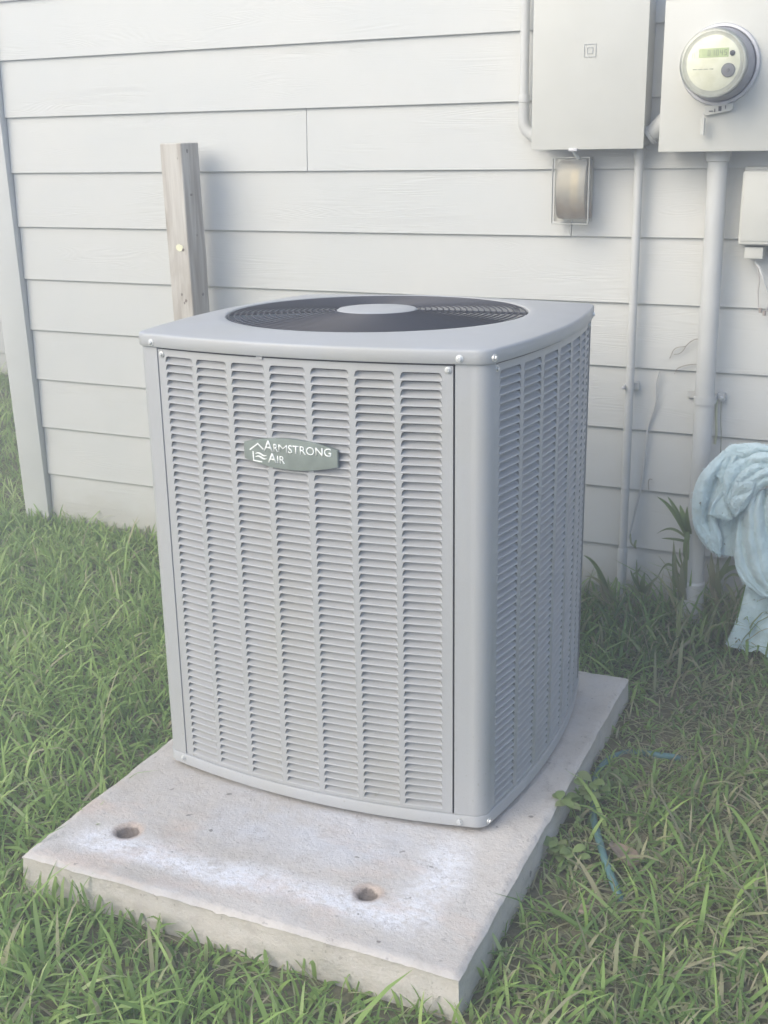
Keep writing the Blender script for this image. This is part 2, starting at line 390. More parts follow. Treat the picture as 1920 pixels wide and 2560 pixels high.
inh(MB().box((-1.92, .0195, -.05), (3.4, .14, 2.62)).build('sheathing', TRIM, house))
inh(MB().box((-1.9265, -.0195, -.03), (-1.8175, .0185, 2.62)).build('corner_board', TRIM, house, bevel=.002))
inh(MB().box((-1.9455, .004, -.03), (-1.927, .11, 2.62)).build('corner_board', TRIM, house, bevel=.002))
ret = MB()
for k in range(-4, 12):
    z0 = ZK(k); z1 = z0+.2
    ret.add([(x, y, z) for y in (.1105, 1.868) for (x, z) in ((-1.94, z0), (-1.932, z0), (-1.922, z1), (-1.9295, z1))],
            [(0, 1, 2, 3), (7, 6, 5, 4), (0, 4, 5, 1), (1, 5, 6, 2), (2, 6, 7, 3), (3, 7, 4, 0)])
inh(ret.build('return_siding', SIDING, house, kind='stuff'))
inh(MB().box((-1.921, .141, -.05), (-1.85, 1.868, 2.62)).build('return_sheathing', TRIM, house))
far = empty('set_back_wall', (-3.5, 1.87, 0)); tag(far, 'bluish grey lap siding wall set back behind the left corner board', 'wall')
for k in range(-4, 12):
    o = board(-7.5, -1.95, ZK(k), far, 1.87); o.location = (3.5, -1.87, 0)
o = MB().box((-7.5, 1.89, -.05), (-1.95, 2.0, 2.62)).build('sheathing', TRIM, far); o.location = (3.5, -1.87, 0)

# ------------------------------------------------------------------ concrete pad (fine relief, two cast holes, worn edges)
def pad():
    step = .007; nx = int(PW/step)+1; ny = int(PD/step)+1
    xs = np.linspace(-PW/2, PW/2, nx); ys = np.linspace(-PD/2, PD/2, ny)
    V = []; F = []
    def wob(a, b, s): return noise.noise(Vector((a*s, b*s, 3.3)))
    for j, y in enumerate(ys):
        for i, x in enumerate(xs):
            z = PZ; e = min(PW/2-abs(x), PD/2-abs(y))
            z -= .006*max(0, 1-e/.011)**2 + .0008*wob(x, y, 22) + .0005*wob(x, y, 90)
            z -= .006*max(0, 1-e/.018)*max(0, wob(x, y, 26)-.15)+.009*max(0, 1-e/.014)*max(0, wob(x+7, y, 60)-.25)
            z -= .004*max(0, 1-e/.05)*max(0, wob(x, y, 9))
            for hx, hy, hr in ((-.309, -.473, .0245), (.2215, -.471, .0205)):
                r = math.hypot(x-hx, y-hy)+.003*wob(x*3, y*3, 30)
                t = min(1, max(0, (hr+.004-r)/.012)); z -= .013*t*t*(3-2*t)+.002*t*wob(x, y, 120)
            xx = x+.0022*wob(y, .3, 14)*(abs(x) > PW/2-.001); yy = y+.0022*wob(x, .7, 14)*(abs(y) > PD/2-.001)
            V.append((xx, yy, z))
    for j in range(ny-1):
        for i in range(nx-1): F.append((j*nx+i, j*nx+i+1, (j+1)*nx+i+1, (j+1)*nx+i))
    ring = [i for i in range(nx)]+[j*nx+nx-1 for j in range(1, ny)]+[(ny-1)*nx+i for i in range(nx-2, -1, -1)]+[j*nx for j in range(ny-2, 0, -1)]
    prev = ring
    for zz, inset in ((.076, -.0015), (.055, 0.), (.03, .0012), (-.02, .001), (-.05, .001)):
        new = []
        for r in ring:
            x, y, _ = V[r]; s = 1+inset*2/PW
            new.append(len(V)); V.append((x*s+.001*wob(y, zz, 33), y*s+.001*wob(x, zz, 33), zz))
        n = len(ring)
        for i in range(n): F.append((prev[i], prev[(i+1) % n], new[(i+1) % n], new[i]))
        prev = new
    o = mk('concrete_pad', V, F, CONC, smooth=True); o.data.set_sharp_from_angle(angle=math.radians(50))
    o.matrix_world = tilted((PADC[0], PADC[1], 0), PADR)
    tag(o, 'worn concrete slab with white bloom and two round holes, under the condenser unit', 'pad')
pad()

# ------------------------------------------------------------------ condenser unit
UW, UD, URC = .745, .7297, .032
UBS = (.0382, .0333, .0382, .0333)
ac = empty('air_conditioner'); ac.matrix_world = tilted((UX, UY, .09), UTH)
tag(ac, 'grey louvered outdoor air conditioning condenser standing on a concrete pad', 'air conditioner')
LZ = .09
def side_pt(side, s, off=0.):
    """side 0 front,1 right,2 back,3 left; s in chord coordinate; returns local xy and outward normal"""
    L = UW if side % 2 == 0 else UD; D = UD if side % 2 == 0 else UW
    UB = UBS[side]; h = L/2-URC; o = UB*(1-(s/h)**2); sl = -2*UB*s/h**2
    n = Vector((-sl, 1)).normalized()                  # (along, out)
    a, q = s+n.x*off, D/2+o+n.y*off
    P = ((a, -q), (q, a), (-a, q), (-q, -a))[side]; N = ((n.x, -n.y), (n.y, n.x), (-n.x, n.y), (-n.y, -n.x))[side]
    return Vector(P), Vector(N)
def outline(off=0., ns=28, nc=8, s0=None):
    P = []
    for side in range(4):
        L = UW if side % 2 == 0 else UD; h = L/2-URC
        for i in range(ns+1):
            p, n = side_pt(side, -h+2*h*i/ns, off); P.append(p)
        # corner arc towards the next side
        L2 = UD if side % 2 == 0 else UW
        c = (Vector((UW/2-URC, -UD/2+URC)), Vector((UW/2-URC, UD/2-URC)), Vector((-UW/2+URC, UD/2-URC)), Vector((-UW/2+URC, -UD/2+URC)))[side]
        for i in range(1, nc): 
            b = (-math.pi/2+side*math.pi/2)+(math.pi/2)*i/nc
            # blend tangent arc with square corner arc
            P.append(c+(URC+off)*Vector((math.cos(b), math.sin(b))))
    return P
def loop_mesh(rings, close_top=False, close_bot=False, mb=None):
    mb = mb or MB(); n = len(rings[0]); V = [v for r in rings for v in r]; F = []
    for i in range(len(rings)-1):
        for k in range(n): F.append((i*n+k, i*n+(k+1) % n, (i+1)*n+(k+1) % n, (i+1)*n+k))
    if close_bot: F.append(tuple(range(n))[::-1])
    if close_top: F.append(tuple((len(rings)-1)*n+k for k in range(n)))
    mb.add(V, F); return mb
def ring3(off, z): return [Vector((p.x, p.y, z-LZ)) for p in outline(off)]
# base pan
loop_mesh([ring3(-.012, .112), ring3(-.003, .1015), ring3(.002, .1035), ring3(.002, .126), ring3(.0005, .1275), ring3(-.004, .1275), ring3(-.0045, .12)], True, True).build('base_pan', UNIT, ac, smooth=True, autos=50)
for sx in (-1, 1):
    for sy in (-1, 1):
        MB().lathe([(.02, .0), (.02, .0125)], Matrix.Translation((sx*.27, sy*.27, 0)), 20).build('foot', BLACKP, ac)
# inner dark coil
mcoil = loop_mesh([[Vector((p.x, p.y, z-LZ)) for p in outline(-.03)] for z in (.122, 1.03)])
mcoil.build('coil', DARKIN, ac)
# cap with round opening
FC = Vector((-.013, .009)); FR = .3230; ZT = 1.0518; ZB = 1.0250; ZR = 1.0615
def cap():
    rings = [ring3(-.012, ZB+.006), ring3(-.004, ZB+.003), ring3(.0048, ZB-.0002), ring3(.006, ZB+.0012), ring3(.0055, ZT-.006)]
    for a in (30, 60, 90): 
        t = math.radians(a); rings.append(ring3(.0055-.0055*(1-math.cos(t)), ZT-.006+.0055*math.sin(t)))
    n = len(rings[0]); out = rings[-1]
    # inner circle sampled at matching directions, with tab notches
    def circ(rad, z, notch=True):
        L = []
        for v in out:
            d = Vector((v.x-FC.x, v.y-FC.y)); a = math.atan2(d.y, d.x); r = rad
            L.append(Vector((FC.x+r*math.cos(a), FC.y+r*math.sin(a), z-LZ)))
        return L
    mids = []
    for t in (.12, .3, .5, .7, .88):
        c = circ(FR+.004, ZR); mids.append([Vector((*o_.lerp(k, t).xy, o_.z+(ZR-LZ-o_.z)*(t**.8))) for o_, k in zip(out, c)])
    rings += mids+[circ(FR+.003, ZR), circ(FR, ZR-.002), circ(FR-.001, ZR-.045)]
    o = loop_mesh(rings).build('top_cap', UNIT, ac, smooth=True, autos=55); return o
topcap = cap()
# fan guard
guard_z = lambda r: ZR-LZ-.003+.0075*(1-(r/FR)**2)
radii = np.linspace(.092, FR-.006, 19)
for r in radii:
    n = 120
    MB().tube([(FC.x+r*math.cos(2*math.pi*k/n), FC.y+r*math.sin(2*math.pi*k/n), guard_z(r)) for k in range(n)], .0016, 6, closed=True).build('guard_ring', WIRE, ac, smooth=True)
for k in range(8):
    a = math.radians(18+45*k); 
    for da in (-.012, .012):
        P = [(FC.x+r*math.cos(a+da*(.3/r) if False else a)-math.sin(a)*da*.6, FC.y+r*math.sin(a)+math.cos(a)*da*.6, guard_z(r)-.0036) for r in np.linspace(.06, FR+.0015, 6)]
        MB().tube(P, .0019, 6).build('guard_spoke', WIRE, ac, smooth=True)
Mt = Matrix.Translation((FC.x, FC.y, guard_z(0)-.002))
MB().lathe([(.01, -.004), (.080, -.004), (.0865, -.0015), (.0865, .001), (.083, .0035), (.05, .0062), (.001, .0075)], Mt, 64).build('guard_centre_plate', UNIT, ac, smooth=True, autos=60)
MB().lathe([(.055, -.24), (.06, -.10), (.05, -.075), (.001, -.07)], Matrix.Translation((FC.x, FC.y, ZR-LZ-.004)), 32).build('fan_motor', DARKIN, ac, smooth=True)
for k in range(4):                                       # fan blades
    bl = MB(); V = []; F = []; na, nr = 10, 6
    for i in range(na+1):
        for j in range(nr+1):
            a = math.radians(90*k+8+62*i/na+14*(j/nr)**2); r = .058+(.245)*j/nr
            V.append((FC.x+r*math.cos(a), FC.y+r*math.sin(a), ZR-LZ-.155+.055*i/na))
    for i in range(na):
        for j in range(nr): F.append((i*(nr+1)+j, i*(nr+1)+j+1, (i+1)*(nr+1)+j+1, (i+1)*(nr+1)+j))
    bl.add(V, F).build('fan_blade', DARKIN, ac, smooth=True)
dk = MB(); dk.lathe([(.001, -.30), (FR+.01, -.30), (FR+.01, -.05)], Matrix.Translation((FC.x, FC.y, ZR-LZ-.004)), 48, caps=False); dk.build('fan_shroud', DARKIN, ac, smooth=True, autos=40)
# small clips at the rim of the opening
for a in (-92.6, -46.1, 40.6, -133., 136.8):
    a = math.radians(a)
    M_ = Matrix.Translation((FC.x, FC.y, ZR-LZ-.004)) @ Matrix.Rotation(a, 4, 'Z')
    m = MB(); m.box((FR-.012, -.017, -.0012), (FR+.006, .017, .0006)); m.V = [tuple(M_ @ Vector(v)) for v in m.V]
    m.build('guard_clip', WIRE, ac, bevel=.0008, seg=1)

# corner posts between panel seams
SEAM = {0: (-.3195, .3060), 1: (-.3350, .331), 2: (-.325, .325), 3: (-.320, .320)}
for side in range(4):
    nxt = (side+1) % 4; L = UW if side % 2 == 0 else UD; L2 = UD if side % 2 == 0 else UW
    a0 = SEAM[side][1]+.0040; b1 = SEAM[nxt][0]-.0012; P = []
    for i in range(7): P.append(side_pt(side, a0+(L/2-URC-a0)*i/6)[0])
    c = (Vector((UW/2-URC, -UD/2+URC)), Vector((UW/2-URC, UD/2-URC)), Vector((-UW/2+URC, UD/2-URC)), Vector((-UW/2+URC, -UD/2+URC)))[side]
    for i in range(1, 10):
        b = -math.pi/2+side*math.pi/2+math.pi/2*i/10; P.append(c+URC*Vector((math.cos(b), math.sin(b))))
    for i in range(5): P.append(side_pt(nxt, -(L2/2-URC)+(b1+(L2/2-URC))*i/4)[0])
    # inward returns
    def inn(p, side_, s, d): return side_pt(side_, s, -d)[0]
    P = [inn(None, side, a0, .016), inn(None, side, a0, .0012)]+P+[inn(None, nxt, b1, .0012), inn(None, nxt, b1, .016)]
    mb = MB(); n = len(P); z0, z1 = .1285-LZ, ZB-.0008-LZ
    mb.add([(p.x, p.y, z0) for p in P]+[(p.x, p.y, z1) for p in P], [(i, i+1, i+1+n, i+n) for i in range(n-1)])
    mb.build('corner_post', UNIT, ac, smooth=True, autos=50)

# louvered panels
ROWP = .0156; Z1 = .9938; NR = 56
def make_panel(side, s0, s1, starts, recess):
    top, bot = 1.0208-LZ, .1282-LZ; ncol = len(starts)
    sheet = MB(); cells = []
    edges = [s0]
    def PT(s, z, off=0.):
        p, n = side_pt(side, s, -recess+off); return Vector((p.x, p.y, z))
    cw = []
    for c in range(ncol):
        cw.append(starts[c])
    bounds = [s0]+[(cw[c][1]+cw[c+1][0])/2 for c in range(ncol-1)]+[s1]
    gh = .0136                                             # opening height
    rt = .0042
    out = []
    for c in range(ncol):
        sa, sb = bounds[c], bounds[c+1]; A, B = PT(sa, 0), PT(sb, 0); N2 = side_pt(side, (sa+sb)/2)[1]; N = Vector((N2.x, N2.y, 0))
        def M(s, z, off=0., A=A, B=B, sa=sa, sb=sb, N=N):
            t = (s-sa)/(sb-sa); q = A.lerp(B, t)+N*off; return Vector((q.x, q.y, z))
        u0, u1 = cw[c]
        zt = Z1-LZ+gh+.0009
        # head and foot of the sheet
        sheet.add([M(sa, zt), M(sb, zt), M(sb, top), M(sa, top)], [(0, 1, 2, 3)])
        zl = Z1-LZ-ROWP*(NR-1)
        sheet.add([M(sa, bot), M(sb, bot), M(sb, zl-.0013), M(sa, zl-.0013)], [(0, 1, 2, 3)])
        for r in range(NR):
            zb = Z1-LZ-ROWP*r; z_lo = zb-.0013 if r == NR-1 else zb-(ROWP-gh)+.0009; z_hi = zb+gh+.0009
            ta = [(u0, zb), (u0+.0008, zb+gh*.45), (u0+.0024, zb+gh*.80), (u0+.0044, zb+gh*.95), (u0+.0075, zb+gh)]
            tb = [(u1-.0075, zb+gh), (u1-.0044, zb+gh*.95), (u1-.0024, zb+gh*.80), (u1-.0008, zb+gh*.45), (u1, zb)]
            n = len(ta)
            V = [M(sa, z_lo)]+[M(*p) for p in ta]+[M(sa, z_hi)]; sheet.add(V, [tuple(range(len(V)))])
            V = [M(*p) for p in tb]+[M(sb, z_lo), M(sb, z_hi)]; sheet.add(V, [tuple(range(len(V)))])
            sheet.add([M(*ta[-1]), M(*tb[0]), M(sb, z_hi), M(sa, z_hi)], [(0, 1, 2, 3)])
            sheet.add([M(sa, z_lo), M(sb, z_lo), M(*tb[-1]), M(*ta[0])], [(0, 1, 2, 3)])
            out.append((c, r, M, u0, u1, zb, ta, tb))
    # folded edges of the sheet
    for s, sg in ((s0, 1), (s1, -1)):
        sheet.add([PT(s, bot), PT(s, top), PT(s, top, -.012), PT(s, bot, -.012)], [(0, 1, 2, 3)])
    pn = MB(); sheetobj = sheet.build('louver_panel', UNIT, ac)
    return sheetobj, out, gh
def louver_geo(M, u0, u1, zb, gh):
    """pressed scoop: flush lip at the foot, leaning inwards to a slot behind the head of the opening"""
    us = [0, .012, .035, .08, .5, .92, .965, .988, 1]; vs = [0, .05, .13, .26, .45, .70, 1.0]
    D = .0105; V = []; F = []
    for v in vs:
        for k, u in enumerate(us):
            x = u0+(u1-u0)*u; inset = .0044*max(0, v-.2); 
            xx = min(max(x, u0+inset*(1 if u < .5 else 0)), u1-inset*(1 if u > .5 else 0))
            e = min(u, 1-u)/.08; e = min(1, e); e = e**.6
            vv = max(0, v-.10)/.90; dep = -.0004-D*(1-(1-vv)**1.9)*e
            if v <= .05: dep = .0011 if v == 0 else .0006
            V.append(M(xx, zb+gh*v*.74-(.0006 if v == 0 else 0), dep))
    nu = len(us)
    for j in range(len(vs)-1):
        for i in range(nu-1): F.append((j*nu+i, j*nu+i+1, (j+1)*nu+i+1, (j+1)*nu+i))
    V += [M(u0, zb-.0016, -.0002), M(u1, zb-.0016, -.0002)]; k = len(V)
    F.append((k-2, k-1)+tuple(range(nu-1, -1, -1)))
    return V, F
def arc_pitch(): return .0855
front, fl, gh = make_panel(0, SEAM[0][0], SEAM[0][1], [(-.3012, -.2288), (-.2210, -.1462), (-.1365, -.0600), (-.0500, .0268), (.0370, .1138), (.1243, .2008), (.2105, .2866)], .0022)
right, rl, _ = make_panel(1, SEAM[1][0], SEAM[1][1], [(-.3145, -.2325), (-.2200, -.1370), (-.1240, -.0400), (-.0270, .0580), (.0705, .1540), (.1650, .2350), (.2455, .3130)], .0022)
front['label'] = 'front louvered panel carrying the badge'
cand = [(0, *q) for q in fl]+[(1, *q) for q in rl]
def share(q):
    side, c, r = q[0], q[1], q[2]
    return (1.0+.06*c-.0035*r) if side == 0 else (.55-.09*c-.002*r)
cand.sort(key=lambda q: -share(q))
rest = {0: MB(), 1: MB()}
for i, q in enumerate(cand):
    side, c, r, M, u0, u1, zb, ta, tb = q; V, F = louver_geo(M, u0, u1, zb, gh); par = front if side == 0 else right
    if i < 300:
        me = bpy.data.meshes.new('louver'); me.from_pydata([tuple(v) for v in V], [], F); me.materials.append(UNIT)
        me.polygons.foreach_set('use_smooth', [True]*len(F)); me.set_sharp_from_angle(angle=math.radians(60))
        link(bpy.data.objects.new('louver', me), par)
    else: rest[side].add(V, F)
for side, par in ((0, front), (1, right)):
    if rest[side].V: rest[side].build('louver_rows', UNIT, par, smooth=True, autos=60, kind='stuff')
# plain back and left panels (out of view)
for side in (2, 3):
    mb = MB(); n = 15; s0, s1 = SEAM[side]
    P = [side_pt(side, s0+(s1-s0)*i/n, -.0015)[0] for i in range(n+1)]
    mb.add([(p.x, p.y, .1285-LZ) for p in P]+[(p.x, p.y, 1.0208-LZ) for p in P], [(i, i+1, i+2+n, i+1+n) for i in range(n)])
    mb.build('rear_panel' if side == 2 else 'side_panel', UNIT, ac, smooth=True)
# screws
def screw(side, s, z, off=.006, r=.0056):
    p, n = side_pt(side, s, off); X = Vector((-n.y, n.x, 0)); N = Vector((n.x, n.y, 0)); Z = Vector((0, 0, 1))
    M = Matrix(((X.x, Z.x, N.x, p.x), (X.y, Z.y, N.y, p.y), (X.z, Z.z, N.z, z-LZ), (0, 0, 0, 1)))
    m = MB(); m.lathe([(r*1.25, -.003), (r*1.25, .0008), (r*.8, .0012)], M, 18)
    m.lathe([(r*.75, .0008), (r*.75, .004), (r*.6, .0045)], M, 6)
    m.build('screw', GALV, ac)
for a in ((0, -.3290, 1.0335), (0, .3183, 1.0345), (1, -.3470, 1.0349), (1, .3011, 1.0342)): screw(*a, off=.0060)
for a in ((0, -.3095, 1.0108), (0, .2972, 1.0129), (1, -.3275, 1.0128), (1, .2879, 1.0127)): screw(*a, off=-.0012, r=.0050)
for a in ((0, -.3270, .1175), (0, .3204, .1127), (1, -.3425, .1121)): screw(*a, off=.0028, r=.005)
MB().add([tuple(side_pt(0, s, o)[0])+(z-LZ,) for s in (-.075, -.062) for o in (-.001, .001) for z in (1.018, 1.030)],
         [(0, 1, 3, 2), (4, 6, 7, 5), (0, 4, 5, 1), (2, 3, 7, 6), (1, 5, 7, 3), (0, 2, 6, 4)]).build('panel_tab', UNIT, ac)

# badge
BX, BZ = -.0100, .8410
def BM(u, v, h):                                          # u along the panel, v up, h out
    p, n = side_pt(0, BX+u, .0012+h); return Vector((p.x, p.y, BZ+v-LZ))
def badge():
    out = []; N = 26; W_ = .1005
    hh = lambda u, e: e+(.0305-e)*(1-(u/W_)**2)
    for i in range(N+1): u = -W_+2*W_*i/N; out.append((u, hh(u, .0162)))
    out = out[:1]+out[1:]
    low = [(u, -v*.98) for u, v in reversed(out)]
    full = out+low; n = N+1
    mb = MB(); V = []; F = []
    prof = [(-.004, 1.0), (.0022, 1.0), (.0032, .985), (.0033, .95)]
    for h, s in prof:
        for (u, v) in full: V.append(BM(u*s, v*(s-.0), h))
    m = len(full)
    for i in range(len(prof)-1):
        for k in range(m): F.append((i*m+k, i*m+(k+1) % m, (i+1)*m+(k+1) % m, (i+1)*m+k))
    b = (len(prof)-1)*m
    for i in range(N): F.append((b+i, b+i+1, b+m-2-i, b+m-1-i))
    o = mb.add(V, F).build('badge', BADGE, ac, smooth=True, autos=25)
    return o
bdg = badge()
def stroke(pts, ws, closed=False):
    """flat raised ribbon on the badge"""
    mb = MB(); P = [Vector(p) for p in pts]; V = []; n = len(P)
    for i, p in enumerate(P):
        t = (P[min(i+1, n-1)]-P[max(i-1, 0)]).normalized(); q = Vector((-t.y, t.x)); w_ = (ws[i] if isinstance(ws, (list, tuple)) else ws)/2
        for sgn, h in ((-1, .0031), (1, .0031), (-1, .0041), (1, .0041)):
            V.append(BM(p.x+q.x*w_*sgn, p.y+q.y*w_*sgn, h))
    F = []
    for i in range(n-1):
        a, b = 4*i, 4*i+4; F += [(a+2, a+3, b+3, b+2), (a, b, b+2, a+2), (a+1, a+3, b+3, b+1)]
    F += [(0, 2, 3, 1), (4*n-4, 4*n-3, 4*n-1, 4*n-2)]
    return mb.add(V, F)
B_ = lambda x, z: (x+.0118, z-.8505)
lg = MB()
for pts, wd in (([B_(-.0985, .8528), B_(-.0790, .8668)], .0024), ([B_(-.0800, .8668), B_(-.0672, .8560)], .0024),
                ([B_(-.0912, .8500), B_(-.0906, .8318)], .0023), ([B_(-.0912, .8325), B_(-.0716, .8312)], .0022)):
    s_ = stroke(pts, wd); lg.add(s_.V, s_.F)
for z in (.8462, .8400):
    pts = []; ws = []
    for i in range(17):
        t = i/16; pts.append(B_(-.0865+.0255*t, z+.0021*math.sin(t*2*math.pi*.95-.1)-.0004*t)); ws.append(.0007+.0026*math.sin(math.pi*t))
    s_ = stroke(pts, ws); lg.add(s_.V, s_.F)
lg.build('house_emblem', WHITEINK, bdg)
def text_part(body, x0, z0, size, name='lettering', squeeze=1., wt=0.):
    cu = bpy.data.curves.new(name, 'FONT'); cu.body = body; cu.size = size; cu.offset = wt; cu.resolution_u = 3
    t = bpy.data.objects.new(name, cu); COL.objects.link(t); bpy.context.view_layer.update()
    me = bpy.data.meshes.new_from_object(t.evaluated_get(bpy.context.evaluated_depsgraph_get()))
    COL.objects.unlink(t); bpy.data.objects.remove(t)
    bm = bmesh.new(); bm.from_mesh(me)
    xs = [v.co.x for v in bm.verts]; xm, xM = min(xs), max(xs)
    ext = bmesh.ops.extrude_face_region(bm, geom=bm.faces[:]); 
    top = [g for g in ext['geom'] if isinstance(g, bmesh.types.BMVert)]
    for v in top: v.co.z += .0009
    bmesh.ops.recalc_face_normals(bm, faces=bm.faces)
    return bm, me, xm, xM
def badge_text(body, x0, x1, z0, size, wt=.00004):
    bm, me, xm, xM = text_part(body, 0, 0, size, wt=wt)
    for v in bm.verts:
        u = x0+(v.co.x-xm)/(xM-xm)*(x1-x0); v.co = BM(u+.0118, z0-.8505+v.co.y, .0033+v.co.z)
    bm.to_mesh(me); bm.free(); me.materials.clear(); me.materials.append(WHITEINK)
    return link(bpy.data.objects.new('lettering', me), bdg)
badge_text('A', -.0668, -.0455, .8528, .0315)
badge_text('R', -.0448, -.0350, .8535, .0228)
badge_text('M', -.0338, -.0150, .8535, .0228, -.00025)
badge_text('STRONG', -.0133, .0762, .8535, .0228)
badge_text('A', -.0582, -.0385, .8318, .0268)
badge_text('IR', -.0375, -.0212, .8318, .0215)

# ------------------------------------------------------------------ timber post
post = MB(); V = []; F = []; nz = 26; W2, D2 = .0775, .0945
for i in range(nz+1):
    z = -.05+1.463*i/nz
    for (x, y) in ((0, 0), (W2*.5, -.0006), (W2, 0), (W2+.0004, D2*.5), (W2, D2), (W2*.5, D2), (0, D2), (0, D2*.5)):
        w1 = .0016*noise.noise(Vector((x*40, y*40, z*5))); V.append((x+w1, y+.0016*noise.noise(Vector((x*30+9, y*40, z*6))), z))
for i in range(nz):
    for k in range(8): F.append((i*8+k, i*8+(k+1) % 8, (i+1)*8+(k+1) % 8, (i+1)*8+k))
F += [tuple(range(8))[::-1], tuple(nz*8+k for k in range(8))]
pt = empty('wooden_post', (-1.0925, -.152, -.010)); tag(pt, 'weathered square wooden post standing between the condenser and the wall', 'post')
po = post.add(V, F).build('post_body', WOOD, pt, bevel=.0025, seg=1)
def blob(cx, cz, rx, rz, n=14, seed=0, h=.0012, face=0):
    m = MB(); V = []
    for k in range(n):
        a = 2*math.pi*k/n; q = 1+.35*noise.noise(Vector((math.cos(a)*2+seed, math.sin(a)*2, seed)))
        u, v = cx+rx*q*math.cos(a), cz+rz*q*math.sin(a); V.append((u, v))
    if face == 0: return m.prism(V, .003, -h, lambda u, v, hh: Vector((u, hh-.0004, v)))
    return m.prism(V, -.003, h, lambda u, v, hh: Vector((W2+hh+.0004, u, v)))
blob(.044, 1.106, .0125, .011, 12, 3).build('paint_patch', CREAM, pt)
KN = m_plain('dark_knot', (.16, .125, .10), .9)
for c in ((.0565, 1.100, .0042, .0048), (.040, .963, .0035, .0045), (.0535, .944, .0045, .0055), (.047, .937, .003, .004), (.062, 1.37, .0015, .003)):
    blob(c[0], c[1], c[2], c[3], 10, c[0]*100, .0005).build('knot', KN, pt)
for c in ((.036, 1.262, .007, .0035), (.030, 1.39, .004, .006), (.06, .957, .005, .005), (.05, 1.14, .003, .003)):
    blob(c[0], c[1], c[2], c[3], 10, c[0]*100, .0005, 1).build('knot', KN, pt)

# ------------------------------------------------------------------ breaker panel
WS = Vector((-.0015, 0, -.0105)); n_before = len(bpy.data.objects); world_at = at
def at(px, py, y): return world_at(px, py, y)-WS          # things on the wall are modelled, then hung 1 cm lower as one set
bp = empty('breaker_panel', (.06, 0, 1.377)); tag(bp, 'large pale grey breaker box with square emblem above clear outlet cover', 'electrical box')
def sub(o, root): o.location = -Vector(root.location); return o
sub(MB().box((.066, -.092, 1.384), (.352, .008, 2.05)).build('box_body', BOXP, bp, bevel=.003), bp)
sub(MB().box((.060, -.1005, 1.378), (.3585, -.0925, 2.056)).build('door', BOXP, bp, bevel=.0025), bp)
def frame_sq(cx, cz, r, w_, y0, y1, rr=.0):
    m = MB(); o_ = [(-r, -r), (r, -r), (r, r), (-r, r)]; i_ = [(-r+w_, -r+w_), (r-w_, -r+w_), (r-w_, r-w_), (-r+w_, r-w_)]
    V = [(cx+a, y, cz+b) for y in (y0, y1) for a, b in o_+i_]
    F = []
    for k in range(4):
        j = (k+1) % 4
        F += [(8+k, 8+j, 12+j, 12+k), (k, j, 8+j, 8+k), (4+k, 12+k, 12+j, 4+j)]
    return m.add(V, F)
EMB = m_paint('embossed_mark', (.40, .41, .39), .5, .01)
em = at(1475, 126, -.101)
q = frame_sq(em.x, em.z, .0158, .0018, -.1005, -.1021); q2 = frame_sq(em.x, em.z, .0078, .0018, -.1005, -.1021); q.add(q2.V, q2.F)
sub(q.build('emblem', EMB, bp), bp)
la = at(1434, 371, -.1)
sub(MB().box((la.x-.012, -.106, 1.374), (la.x+.011, -.094, 1.3815)).build('latch', METALR, bp, bevel=.001), bp)
sub(MB().box((.068, -.055, 1.43), (.0605, -.02, 1.60)).build('side_flange', BOXP, bp), bp) if False else None

# conduit up the left edge of the breaker panel with coupling and elbow
cu = empty('small_conduit', (.02, 0, 1.38)); tag(cu, 'thin painted conduit with elbow running up the left edge of breaker box', 'conduit')
t1 = MB().tube([(.0155, -.030, 2.3), (.0155, -.030, 1.455)], .0122, 20); sub(t1.build('pipe', PIPE, cu, smooth=True), cu)
c1 = MB().tube([(.0155, -.030, 1.520), (.0155, -.030, 1.513), (.0155, -.030, 1.500), (.0155, -.030, 1.4995), (.0155, -.030, 1.488), (.0155, -.030, 1.4875), (.0155, -.03, 1.455)], [.0135, .0150, .0150, .0138, .0138, .0152, .0152], 20)
sub(c1.build('coupling', PIPE, cu, smooth=True), cu)
el = [(.0155, -.030, 1.4555), (.0165, -.030, 1.443), (.023, -.030, 1.430), (.035, -.030, 1.419), (.050, -.030, 1.408), (.072, -.030, 1.396)]
sub(MB().tube(el, [.0155, .0155, .0155, .0152, .0150, .0150], 20).build('elbow', PIPE, cu, smooth=True), cu)
# elbow pipe between the two boxes
nb = empty('connecting_elbow', (.38, 0, 1.45)); tag(nb, 'short fat pipe elbow joining the breaker box and meter box near their bases', 'conduit')
sub(MB().tube([(.36, -.045, 1.412), (.372, -.045, 1.418), (.385, -.045, 1.432), (.398, -.045, 1.446), (.42, -.045, 1.452), (.45, -.045, 1.452)], .0215, 22).build('pipe', PIPE, nb, smooth=True), nb)
sub(MB().tube([(.3585, -.045, 1.409), (.366, -.045, 1.414)], .0265, 22).build('collar', PIPE, nb, smooth=True), nb)

